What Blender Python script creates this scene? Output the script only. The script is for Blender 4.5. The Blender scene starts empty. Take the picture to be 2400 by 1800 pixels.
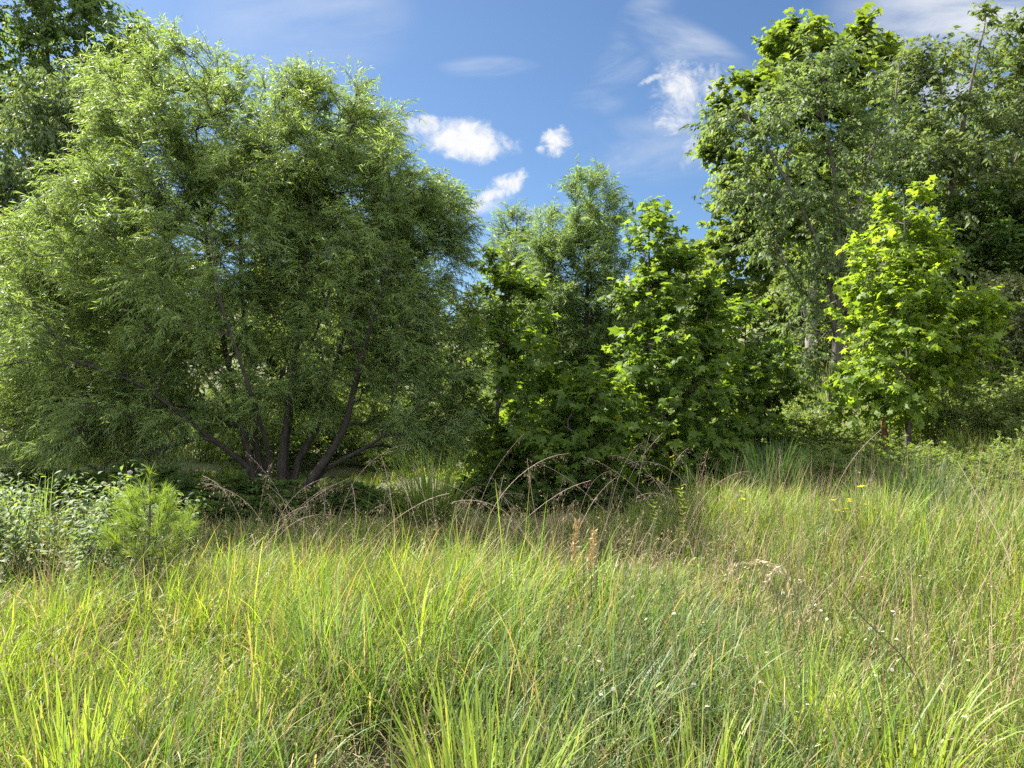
import bpy, math
import numpy as np
from math import radians as R

# ------------------------------------------------------------------ camera, sky, sun, exposure
sc = bpy.context.scene
C = sc.collection
CAM_Z = 1.6
cam_d = bpy.data.cameras.new("camera")
cam_d.sensor_width = 36.0
cam_d.lens = 26.0
cam_d.clip_start = 0.05
cam_d.clip_end = 3000
cam = bpy.data.objects.new("camera", cam_d)
cam.location = (0, 0, CAM_Z)
cam.rotation_euler = (R(90), 0, 0)
C.objects.link(cam)
sc.camera = cam
FPX = 1024 * 26.0 / 36.0

SUN_EL, SUN_AZ = 48.0, -51.0          # azimuth from the view direction (+Y), clockwise positive
SUN_STRENGTH = 5.0
SKY_STRENGTH = 0.062
EXPOSURE = 2.0

sc.view_settings.view_transform = 'Standard'
sc.view_settings.look = 'None'
sc.view_settings.gamma = 1.0
sc.view_settings.use_curve_mapping = False
sc.view_settings.exposure = EXPOSURE
sc.cycles.max_bounces = 12
sc.cycles.diffuse_bounces = 8
sc.cycles.glossy_bounces = 2
sc.cycles.transmission_bounces = 6
sc.cycles.transparent_max_bounces = 4
sc.cycles.caustics_reflective = False
sc.cycles.caustics_refractive = False
sc.cycles.use_denoising = False
sc.cycles.sample_clamp_indirect = 4.0

sun_d = bpy.data.lights.new("sun", 'SUN')
sun_d.energy = SUN_STRENGTH
sun_d.angle = R(0.53)
sun_d.color = (1.0, 0.95, 0.86)
sun = bpy.data.objects.new("sun", sun_d)
sdir = np.array([math.sin(R(SUN_AZ)) * math.cos(R(SUN_EL)), math.cos(R(SUN_AZ)) * math.cos(R(SUN_EL)), math.sin(R(SUN_EL))])
sun.rotation_euler = (R(90 - SUN_EL), 0, math.atan2(sdir[0], -sdir[1]))
sun.location = (-20, 20, 30)
C.objects.link(sun)

world = bpy.data.worlds.new("World")
sc.world = world
world.use_nodes = True


class NT:
    """small node-tree writer"""
    def __init__(self, tree):
        self.t = tree
        tree.nodes.clear()

    def n(self, kind, **kw):
        nd = self.t.nodes.new(kind)
        for k, v in kw.items():
            setattr(nd, k, v)
        return nd

    def put(self, sock, v):
        if isinstance(v, bpy.types.NodeSocket):
            self.t.links.new(v, sock)
        elif v is not None:
            sock.default_value = v

    def math(self, op, a, b=None, c=None, clamp=False):
        nd = self.n('ShaderNodeMath', operation=op, use_clamp=clamp)
        for i, v in enumerate((a, b, c)):
            if v is not None:
                self.put(nd.inputs[i], v)
        return nd.outputs[0]

    def smooth(self, v, a, b, lo=0.0, hi=1.0):
        nd = self.n('ShaderNodeMapRange', interpolation_type='SMOOTHSTEP')
        self.put(nd.inputs[0], v)
        for i, q in zip((1, 2, 3, 4), (a, b, lo, hi)):
            nd.inputs[i].default_value = q
        return nd.outputs[0]

    def noise(self, vec, scale, detail=4.0, rough=0.55, dist=0.0):
        nd = self.n('ShaderNodeTexNoise')
        self.put(nd.inputs['Vector'], vec)
        nd.inputs['Scale'].default_value = scale
        nd.inputs['Detail'].default_value = detail
        nd.inputs['Roughness'].default_value = rough
        nd.inputs['Distortion'].default_value = dist
        return nd.outputs[0]

    def mix(self, fac, a, b, blend='MIX'):
        nd = self.n('ShaderNodeMix', data_type='RGBA', blend_type=blend)
        self.put(nd.inputs[0], fac)
        for i, v in ((6, a), (7, b)):
            if isinstance(v, tuple) and len(v) == 3:
                v = (*v, 1)
            self.put(nd.inputs[i], v)
        return nd.outputs[2]


def build_world():
    w = NT(world.node_tree)
    out = w.n('ShaderNodeOutputWorld')
    bg = w.n('ShaderNodeBackground')
    w.t.links.new(bg.outputs[0], out.inputs[0])
    bg.inputs[1].default_value = SKY_STRENGTH
    sky = w.n('ShaderNodeTexSky', sky_type='NISHITA')
    sky.sun_disc = False
    sky.sun_elevation = R(SUN_EL)
    sky.sun_rotation = R(SUN_AZ)
    sky.altitude = 0
    sky.air_density = 0.85
    sky.dust_density = 0.7
    sky.ozone_density = 4.0
    tc = w.n('ShaderNodeTexCoord')
    sep = w.n('ShaderNodeSeparateXYZ')
    w.t.links.new(tc.outputs['Generated'], sep.inputs[0])
    x, y, z = sep.outputs
    front = w.smooth(y, 0.15, 0.35)
    ys = w.math('MAXIMUM', y, 0.15)
    a = w.math('DIVIDE', x, ys)          # bearing of a sky direction
    b = w.math('DIVIDE', z, ys)          # height of a sky direction
    comb = w.n('ShaderNodeCombineXYZ')
    w.t.links.new(a, comb.inputs[0]); w.t.links.new(b, comb.inputs[1])
    vec = comb.outputs[0]
    n1 = w.noise(vec, 17.0, 6, 0.6, 0.5)
    n2 = w.noise(vec, 48.0, 6, 0.62, 0.6)
    nn = w.math('ADD', w.math('MULTIPLY', n1, 0.6), w.math('MULTIPLY', n2, 0.4))
    nn = w.math('SUBTRACT', nn, 0.5)

    def puff(u, v, ru, rv, tilt=0.0, gain=5.5, soft=(0.0, 1.5), amp=1.0):
        cx, cz, rx, rz = (u - 512) / FPX, (384 - v) / FPX, ru / FPX, rv / FPX
        dx = w.math('SUBTRACT', a, cx); dz = w.math('SUBTRACT', b, cz)
        ct, st = math.cos(R(tilt)), math.sin(R(tilt))
        px = w.math('ADD', w.math('MULTIPLY', dx, ct / rx), w.math('MULTIPLY', dz, st / rx))
        pz = w.math('ADD', w.math('MULTIPLY', dx, -st / rz), w.math('MULTIPLY', dz, ct / rz))
        d = w.math('ADD', w.math('MULTIPLY', px, px), w.math('MULTIPLY', pz, pz))
        f = w.math('ADD', w.math('SUBTRACT', 1.0, d), w.math('MULTIPLY', nn, gain))
        return w.math('MULTIPLY', w.smooth(f, *soft), amp)

    puffs = [puff(468, 141, 62, 24, -6, 3.2, (0, 1.0)), puff(424, 128, 28, 14), puff(558, 143, 22, 16, 50, 7.5), puff(540, 150, 8, 6, 0, 7),
             puff(503, 188, 32, 13, 28, 6.5), puff(480, 204, 46, 13, 10, 6, (0, 2.0), .75),
             puff(690, 92, 46, 36, 25, 4.8, (0, 1.5), .95), puff(680, 122, 36, 18, 15, 7.0, (0, 2.0), .8), puff(650, 80, 14, 5, 25, 6),
             puff(700, 152, 26, 22, 40, 7.0, (0, 2.), .7), puff(540, 212, 30, 9, 0, 7.0, (0, 2.2), .6)]
    m = puffs[0]
    for p in puffs[1:]:
        m = w.math('MAXIMUM', m, p)
    # thin high cloud: stretched noise
    mp = w.n('ShaderNodeMapping')
    w.t.links.new(vec, mp.inputs[0])
    mp.inputs['Rotation'].default_value = (0, 0, R(-38))
    mp.inputs['Scale'].default_value = (1.8, 7.0, 1)
    c1 = w.noise(mp.outputs[0], 1.5, 7, 0.6, 0.9)

    def veil(u, v, ru, rv, amp, lo=.42, hi=.75, tilt=0.0):
        cx, cz, rx, rz = (u - 512) / FPX, (384 - v) / FPX, ru / FPX, rv / FPX
        dx = w.math('SUBTRACT', a, cx); dz = w.math('SUBTRACT', b, cz)
        ct, st = math.cos(R(tilt)), math.sin(R(tilt))
        px = w.math('ADD', w.math('MULTIPLY', dx, ct / rx), w.math('MULTIPLY', dz, st / rx))
        pz = w.math('ADD', w.math('MULTIPLY', dx, -st / rz), w.math('MULTIPLY', dz, ct / rz))
        d = w.math('ADD', w.math('MULTIPLY', px, px), w.math('MULTIPLY', pz, pz))
        return w.math('MULTIPLY', w.math('MULTIPLY', w.smooth(d, 0.1, 1.0, 1.0, 0.0), w.smooth(c1, lo, hi)), amp)
    veils = [veil(630, 50, 90, 32, .42, .40, .80, 62), veil(600, 95, 50, 26, .3, .40, .80, 45), veil(705, 62, 95, 34, .50, .30, .72, -32), veil(1000, 30, 200, 130, .80, .2, .70), veil(490, 68, 60, 14, .35, .3, .7),
             veil(660, 150, 120, 40, .35, .35, .75), veil(300, 20, 130, 80, .35, .25, .8)]
    vm = veils[0]
    for p in veils[1:]:
        vm = w.math('MAXIMUM', vm, p)
    cl = w.math('MULTIPLY', w.math('MAXIMUM', m, vm), front)
    # fill light: bright broken cloud added to the unseen sky behind the viewer
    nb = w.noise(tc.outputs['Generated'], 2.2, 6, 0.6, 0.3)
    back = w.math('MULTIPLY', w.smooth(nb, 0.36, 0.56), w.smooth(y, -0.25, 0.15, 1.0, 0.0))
    shade = w.smooth(n2, 0.3, 0.65, 0.80, 1.0)
    white = w.mix(shade, (3.1, 3.3, 3.7), (4.0, 4.05, 4.1))
    col = w.mix(1.0, sky.outputs[0], (0.48, 0.56, 0.60), 'MULTIPLY')
    full = w.mix(cl, col, white)
    full = w.mix(back, full, (12.0, 12.2, 12.6))     # added cloud, brightened to fill the foliage facing the viewer
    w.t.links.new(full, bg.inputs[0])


build_world()

# ------------------------------------------------------------------ helpers
def P(u, v, Y):
    """a point seen at pixel (u, v) of the 1024 x 768 picture, Y metres away"""
    return np.array([(u - 512) / FPX * Y, Y, CAM_Z - (v - 384) / FPX * Y])


def sstep(t, a, b):
    t = np.clip((t - a) / (b - a), 0, 1)
    return t * t * (3 - 2 * t)


def ground(x, y):
    x = np.asarray(x, float); y = np.asarray(y, float)
    q = np.maximum(0, x - 2.3)
    bank = np.where(q < 11, 0.028 * q * q, 0.028 * 121 + (q - 11) * 0.34)
    bank = bank * sstep(y, 3.5, 7.5)
    bank = np.minimum(bank, 7 + 0.02 * q)
    ql = np.maximum(0, -x - 9)
    left = np.minimum(0.16 * ql, 6)
    far = 0.10 * np.maximum(0, y - 30)
    far = np.minimum(far, 9)
    bump = 0.04 * np.sin(x * 1.7 + 0.5) * np.cos(y * 1.3) + 0.03 * np.sin(x * 0.7 - y * 0.9)
    return bank + left * sstep(y, 8, 18) + far + bump


def vnoise(x, y, s, seed=0):
    r = np.random.default_rng(seed)
    o = np.zeros_like(x)
    for k in range(6):
        a = r.uniform(0, 2 * np.pi); f = s * r.uniform(0.6, 1.9); ph = r.uniform(0, 6.28)
        o += np.sin((x * np.cos(a) + y * np.sin(a)) * f + ph)
    return o / 6 * 1.6


def norm(v):
    return v / np.maximum(np.linalg.norm(v, axis=-1, keepdims=True), 1e-9)


class MB:
    """collects vertex/face blocks and links them as ONE mesh object"""
    def __init__(self):
        self.v, self.loops, self.sizes, self.t, self.n = [], [], [], [], 0

    def add(self, v, f, tint):
        v = np.asarray(v, np.float32).reshape(-1, 3)
        f = np.asarray(f, np.int64)
        self.loops.append((f + self.n).ravel())
        self.sizes.append(np.full(f.shape[0], f.shape[1], np.int32))
        t = np.asarray(tint, np.float32)
        if t.ndim == 1:
            t = np.broadcast_to(t, (len(v), 3))
        self.v.append(v); self.t.append(t); self.n += len(v)

    def build(self, name, mat, parent=None, smooth=False):
        v = np.concatenate(self.v); loops = np.concatenate(self.loops).astype(np.int32)
        sizes = np.concatenate(self.sizes); t = np.concatenate(self.t)
        if parent is not None:
            v = v - np.array(parent.location, np.float32)
        me = bpy.data.meshes.new(name)
        me.vertices.add(len(v)); me.vertices.foreach_set('co', v.ravel())
        me.loops.add(len(loops)); me.loops.foreach_set('vertex_index', loops)
        me.polygons.add(len(sizes))
        st = np.zeros(len(sizes), np.int32); st[1:] = np.cumsum(sizes)[:-1]
        me.polygons.foreach_set('loop_start', st)
        try:
            me.polygons.foreach_set('loop_total', sizes)
        except Exception:
            pass
        at = me.attributes.new('tint', 'FLOAT_COLOR', 'POINT')
        c4 = np.ones((len(v), 4), np.float32); c4[:, :3] = t
        at.data.foreach_set('color', c4.ravel())
        if smooth:
            me.polygons.foreach_set('use_smooth', np.ones(len(sizes), bool))
        me.update(calc_edges=True)
        me.validate()
        me.materials.append(mat)
        o = bpy.data.objects.new(name, me)
        C.objects.link(o)
        if parent is not None:
            o.parent = parent
        return o


def tag(o, label=None, cat=None, group=None, kind=None):
    if label: o['label'] = label
    if cat: o['category'] = cat
    if group: o['group'] = group
    if kind: o['kind'] = kind
    return o


def empty(name, loc, label, cat, group=None):
    o = bpy.data.objects.new(name, None)
    o.empty_display_size = 0.2
    o.location = [float(q) for q in loc]
    C.objects.link(o)
    return tag(o, label, cat, group)


def copy_tree(o, loc, rz=0.0, s=1.0, label=None, tilt=(0, 0)):
    c = o.copy(); C.objects.link(c)
    c.location = [float(q) for q in loc]; c.rotation_euler = (tilt[0], tilt[1], rz)
    c.scale = (s, s, s) if np.isscalar(s) else s
    if label: c['label'] = label
    for ch in list(o.children):
        d = ch.copy(); C.objects.link(d); d.parent = c
        for g in list(ch.children):
            h = g.copy(); C.objects.link(h); h.parent = d
    return c


# ------------------------------------------------------------------ materials
def leaf_mat(name, trans=(1.9, 1.75, 0.9), fac=0.5, rough=0.42, spec=0.45):
    m = bpy.data.materials.new(name); m.use_nodes = True
    t = NT(m.node_tree)
    out = t.n('ShaderNodeOutputMaterial')
    at = t.n('ShaderNodeAttribute', attribute_name='tint')
    tex = t.n('ShaderNodeTexCoord')
    nz = t.noise(tex.outputs['Object'], 30.0, 2)
    base = t.mix(1.0, at.outputs[0], t.mix(nz, (0.8, 0.8, 0.8), (1.2, 1.2, 1.2)), 'MULTIPLY')
    tr = t.mix(1.0, base, trans, 'MULTIPLY')
    pb = t.n('ShaderNodeBsdfPrincipled')
    t.put(pb.inputs['Base Color'], base)
    pb.inputs['Roughness'].default_value = rough
    pb.inputs['Specular IOR Level'].default_value = spec
    tl = t.n('ShaderNodeBsdfTranslucent')
    t.put(tl.inputs[0], tr)
    mx = t.n('ShaderNodeMixShader')
    mx.inputs[0].default_value = fac
    t.t.links.new(pb.outputs[0], mx.inputs[1]); t.t.links.new(tl.outputs[0], mx.inputs[2])
    t.t.links.new(mx.outputs[0], out.inputs[0])
    return m


def bark_mat(name, c1, c2, scale=18.0):
    m = bpy.data.materials.new(name); m.use_nodes = True
    t = NT(m.node_tree)
    out = t.n('ShaderNodeOutputMaterial')
    tex = t.n('ShaderNodeTexCoord')
    mp = t.n('ShaderNodeMapping'); mp.inputs['Scale'].default_value = (1, 1, 0.22)
    t.t.links.new(tex.outputs['Object'], mp.inputs[0])
    nz = t.noise(mp.outputs[0], scale, 6, 0.65, 0.4)
    col = t.mix(t.smooth(nz, 0.3, 0.7), c1, c2)
    pb = t.n('ShaderNodeBsdfPrincipled')
    t.put(pb.inputs['Base Color'], col)
    pb.inputs['Roughness'].default_value = 0.85
    bp = t.n('ShaderNodeBump'); bp.inputs['Strength'].default_value = 0.7; bp.inputs['Distance'].default_value = 0.02
    t.put(bp.inputs['Height'], nz)
    t.t.links.new(bp.outputs[0], pb.inputs['Normal'])
    t.t.links.new(pb.outputs[0], out.inputs[0])
    return m


def ground_mat():
    m = bpy.data.materials.new('soil_and_thatch'); m.use_nodes = True
    t = NT(m.node_tree)
    out = t.n('ShaderNodeOutputMaterial')
    tex = t.n('ShaderNodeTexCoord')
    n1 = t.noise(tex.outputs['Object'], 0.5, 4)
    n2 = t.noise(tex.outputs['Object'], 9.0, 6, 0.7)
    n3 = t.noise(tex.outputs['Object'], 60.0, 4, 0.7)
    c = t.mix(t.smooth(n2, .35, .65), (0.060, 0.055, 0.025), (0.13, 0.12, 0.05))
    c = t.mix(t.smooth(n1, .4, .6), c, (0.07, 0.10, 0.025))
    c = t.mix(t.smooth(n3, .5, .75, 0, .6), c, (0.17, 0.14, 0.08))
    pb = t.n('ShaderNodeBsdfPrincipled')
    t.put(pb.inputs['Base Color'], c)
    pb.inputs['Roughness'].default_value = 0.95
    bp = t.n('ShaderNodeBump'); bp.inputs['Strength'].default_value = 0.8; bp.inputs['Distance'].default_value = 0.04
    t.put(bp.inputs['Height'], n2)
    t.t.links.new(bp.outputs[0], pb.inputs['Normal'])
    t.t.links.new(pb.outputs[0], out.inputs[0])
    return m


M_WILLOW = leaf_mat('willow_leaf', (1.75, 1.65, 0.8), 0.52, 0.50, 0.32)
M_BROAD = leaf_mat('broad_leaf', (2.1, 1.9, 0.7), 0.58, 0.55, 0.28)
M_SMALL = leaf_mat('small_leaf', (1.8, 1.7, 0.8), 0.50, 0.55, 0.28)
M_GRASS = leaf_mat('grass_blade', (1.55, 1.5, 0.7), 0.45, 0.5, 0.3)
M_DRY = leaf_mat('dry_stem', (1.2, 1.1, 0.9), 0.15, 0.6, 0.3)
M_FORB = leaf_mat('forb_leaf', (1.9, 1.8, 0.7), 0.42, 0.58, 0.22)
M_NEEDLE = leaf_mat('pine_needle', (1.7, 1.6, 0.7), 0.40, 0.4, 0.4)
M_PETAL = leaf_mat('petal', (1, 1, 1), 0.35, 0.6, 0.2)
M_BARK = bark_mat('grey_brown_bark', (0.035, 0.03, 0.024), (0.11, 0.097, 0.08))
M_WBARK = bark_mat('willow_bark', (0.016, 0.014, 0.011), (0.05, 0.044, 0.035))
M_PALE = bark_mat('pale_bark', (0.10, 0.095, 0.08), (0.30, 0.29, 0.26), 9.0)
M_RED = bark_mat('red_bark', (0.20, 0.05, 0.03), (0.36, 0.13, 0.09), 30.0)
M_GROUND = ground_mat()

# ------------------------------------------------------------------ shape builders
T_LANCE = (np.array([[0, 0, 0], [-.5, .38, .12], [0, .45, 0], [.5, .38, .12], [0, 1, 0]]), np.array([[0, 3, 4, 2], [0, 2, 4, 1]]))
_r = [(0, 0), (.42, .03), (.27, .26), (.55, .55), (.20, .60), (0, 1.0), (-.20, .60), (-.55, .55), (-.27, .26), (-.42, .03)]
_z = [0, -.05, .03, -.07, .04, -.10, .04, -.07, .03, -.05]
T_LOBED = (np.array([(0, .36, 0)] + [(p[0], p[1], q) for p, q in zip(_r, _z)]),
           np.array([[0, 1 + k, 1 + (k + 1) % 10] for k in range(10)]))
T_OVAL = (np.array([[0, 0, 0], [-.42, .25, .10], [0, .28, 0], [.42, .25, .10], [-.40, .6, .08], [0, .62, 0], [.40, .6, .08], [0, 1, -.02]]),
          np.array([[0, 3, 2, 2], [0, 2, 1, 1], [2, 3, 6, 5], [1, 2, 5, 4], [5, 6, 7, 7], [4, 5, 7, 7]]))
T_OVAL = (T_OVAL[0], None)
OV_Q = np.array([[2, 3, 6, 5], [1, 2, 5, 4]]); OV_T = np.array([[0, 3, 2], [0, 2, 1], [5, 6, 7], [4, 5, 7]])


def put_leaves(mb, tpl, p, d, nrm, length, ratio, tint, curl=0.25):
    """copies of a leaf template at points p along directions d"""
    tv, tf = tpl
    n = len(p); k = len(tv)
    y = norm(d); x = norm(np.cross(y, nrm)); z = np.cross(x, y)
    L = np.broadcast_to(length, (n,))[:, None, None]; W = L * np.broadcast_to(ratio, (n,))[:, None, None]
    cu = np.broadcast_to(curl, (n,))[:, None, None]
    tz = tv[None, :, 2:3] * W - cu * L * (tv[None, :, 1:2] ** 2)
    v = p[:, None, :] + tv[None, :, 0:1] * W * x[:, None, :] + tv[None, :, 1:2] * L * y[:, None, :] + tz * z[:, None, :]
    tt = np.repeat(tint, k, axis=0)
    off = (np.arange(n) * k)[:, None, None]
    if tf is None:
        n0 = mb.n
        mb.add(v, (OV_Q[None] + off).reshape(-1, 4), tt)
        f = (OV_T[None] + off).reshape(-1, 3) + n0
        mb.loops.append(f.ravel()); mb.sizes.append(np.full(len(f), 3, np.int32))
    else:
        mb.add(v, (tf[None] + off).reshape(-1, tf.shape[1]), tt)


def tube(mb, pts, rad, sides=6, tint=(.1, .1, .1), rng=None, rough=0.0):
    pts = np.asarray(pts, float); rad = np.asarray(rad, float)
    n = len(pts)
    tg = norm(np.gradient(pts, axis=0))
    ref = np.array([0.31, 0.95, 0.05]) if abs(tg[0][1]) < .8 else np.array([1., 0, 0])
    x = norm(np.cross(tg, ref)); y = np.cross(tg, x)
    a = np.arange(sides) / sides * 2 * np.pi
    rr = rad[:, None] * np.ones(sides)[None]
    if rng is not None and rough:
        rr = rr * (1 + rough * rng.normal(size=rr.shape))
    v = pts[:, None, :] + rr[..., None] * (np.cos(a)[None, :, None] * x[:, None, :] + np.sin(a)[None, :, None] * y[:, None, :])
    i = np.arange(n - 1)[:, None] * sides; j = np.arange(sides)[None]; j2 = (j + 1) % sides
    f = np.stack([i + j, i + j2, i + sides + j2, i + sides + j], -1).reshape(-1, 4)
    mb.add(v, f, np.asarray(tint))


def spline(pts, step):
    pts = np.asarray(pts, float)
    q = np.vstack([2 * pts[0] - pts[1], pts, 2 * pts[-1] - pts[-2]])
    out = []
    for i in range(1, len(q) - 2):
        n = max(1, int(np.linalg.norm(q[i + 1] - q[i]) / step))
        t = (np.arange(n) / n)[:, None]
        p0, p1, p2, p3 = q[i - 1:i + 3]
        out.append(.5 * ((2 * p1) + (-p0 + p2) * t + (2 * p0 - 5 * p1 + 4 * p2 - p3) * t ** 2 + (-p0 + 3 * p1 - 3 * p2 + p3) * t ** 3))
    out.append(pts[-1:])
    return np.concatenate(out)


def sample_env(rng, ells, n, shell=0.42, sep=0.0):
    """points in a union of ellipsoids (cx,cy,cz,rx,ry,rz), pushed towards the outside"""
    e = np.array(ells, float)
    w = np.prod(e[:, 3:], axis=1) ** 0.62
    k = rng.choice(len(e), n * 3, p=w / w.sum())
    d = norm(rng.normal(size=(n * 3, 3)))
    r = rng.random(n * 3) ** shell
    p = e[k, :3] + d * r[:, None] * e[k, 3:]
    keep = np.ones(len(p), bool)
    # points deep inside another ellipsoid are thinned out
    depth = np.full(len(p), 9.0)
    for q in range(len(e)):
        depth = np.minimum(depth, np.where(k == q, 9.0, np.linalg.norm((p - e[q, :3]) / e[q, 3:], axis=1)))
    keep &= (depth > 0.8) | (rng.random(len(p)) < 0.65)
    p = p[keep]
    if sep > 0:
        out = []
        for q in p:
            if len(out) == 0 or np.min(np.linalg.norm(np.array(out) - q, axis=1)) > sep:
                out.append(q)
            if len(out) >= n: break
        return np.array(out)
    return p[:n]


def grow(rng, stems, att, step=0.2, w=0.3, tip=0.004, upcurve=0.25, minh=0.0):
    """join every attractor to the nearest stem or earlier branch: returns chains of points, radii"""
    pos, par, plen, srad, dirs = [], [], [], [], []
    stem_chains = []
    for pts, r0, r1 in stems:
        s = spline(pts, step); n = len(s)
        tg = norm(np.gradient(s, axis=0)); b = len(pos)
        cum = np.concatenate([[0], np.cumsum(np.linalg.norm(np.diff(s, axis=0), axis=1))])
        for i in range(n):
            pos.append(s[i]); par.append(b + i - 1 if i else -1); plen.append(cum[i]); dirs.append(tg[i])
            srad.append(r0 + (r1 - r0) * (cum[i] / cum[-1]) ** 0.8)
        stem_chains.append(np.arange(b, b + n))
    pos = np.array(pos); par = np.array(par); plen = np.array(plen); dirs = np.array(dirs)
    srad = np.array(srad); can = pos[:, 2] > minh
    base = pos[0]
    att = att[np.argsort(np.linalg.norm(att - base, axis=1))]
    chains = []
    for p in att:
        dv = p - pos; dist = np.linalg.norm(dv, axis=1)
        cosb = np.einsum('ij,ij->i', dv, dirs) / np.maximum(dist, 1e-6)
        cost = dist * (1 + 0.5 * np.clip(-cosb + 0.2, 0, 1.2)) + w * plen + 0.5 * np.maximum(0, pos[:, 2] - p[2]) + (~can) * 50
        j = int(np.argmin(cost)); L = dist[j]
        if L < 0.05: continue
        dd = dv[j] / L
        c = pos[j] + (0.45 * dirs[j] + 0.55 * dd) * L * 0.5 + np.array([0, 0, upcurve * L * 0.12])
        n = max(2, int(math.ceil(L / step)))
        t = (np.arange(1, n + 1) / n)[:, None]
        q = (1 - t) ** 2 * pos[j] + 2 * t * (1 - t) * c + t * t * p
        q[:-1] += rng.normal(size=(n - 1, 3)) * 0.025 * min(1, L)
        b = len(pos)
        tg = norm(np.diff(np.vstack([pos[j], q]), axis=0))
        pos = np.vstack([pos, q]); dirs = np.vstack([dirs, tg])
        par = np.concatenate([par, [j], np.arange(b, b + n - 1)])
        plen = np.concatenate([plen, plen[j] + L * t[:, 0]])
        srad = np.concatenate([srad, np.zeros(n)]); can = np.concatenate([can, np.ones(n, bool)])
        chains.append(np.concatenate([[j], np.arange(b, b + n)]))
    cnt = np.zeros(len(pos))
    for c in chains: cnt[c[-1]] += 1
    for i in range(len(pos) - 1, -1, -1):
        if par[i] >= 0: cnt[par[i]] += cnt[i] + 0.12
    rad = tip * np.maximum(cnt, 0.6) ** 0.48
    rad = np.where(srad > 0, srad, rad)
    for i in range(len(pos)):
        if par[i] >= 0 and srad[i] == 0: rad[i] = min(rad[i], rad[par[i]] * 0.92)
    return pos, rad, dirs, stem_chains, chains


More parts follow.
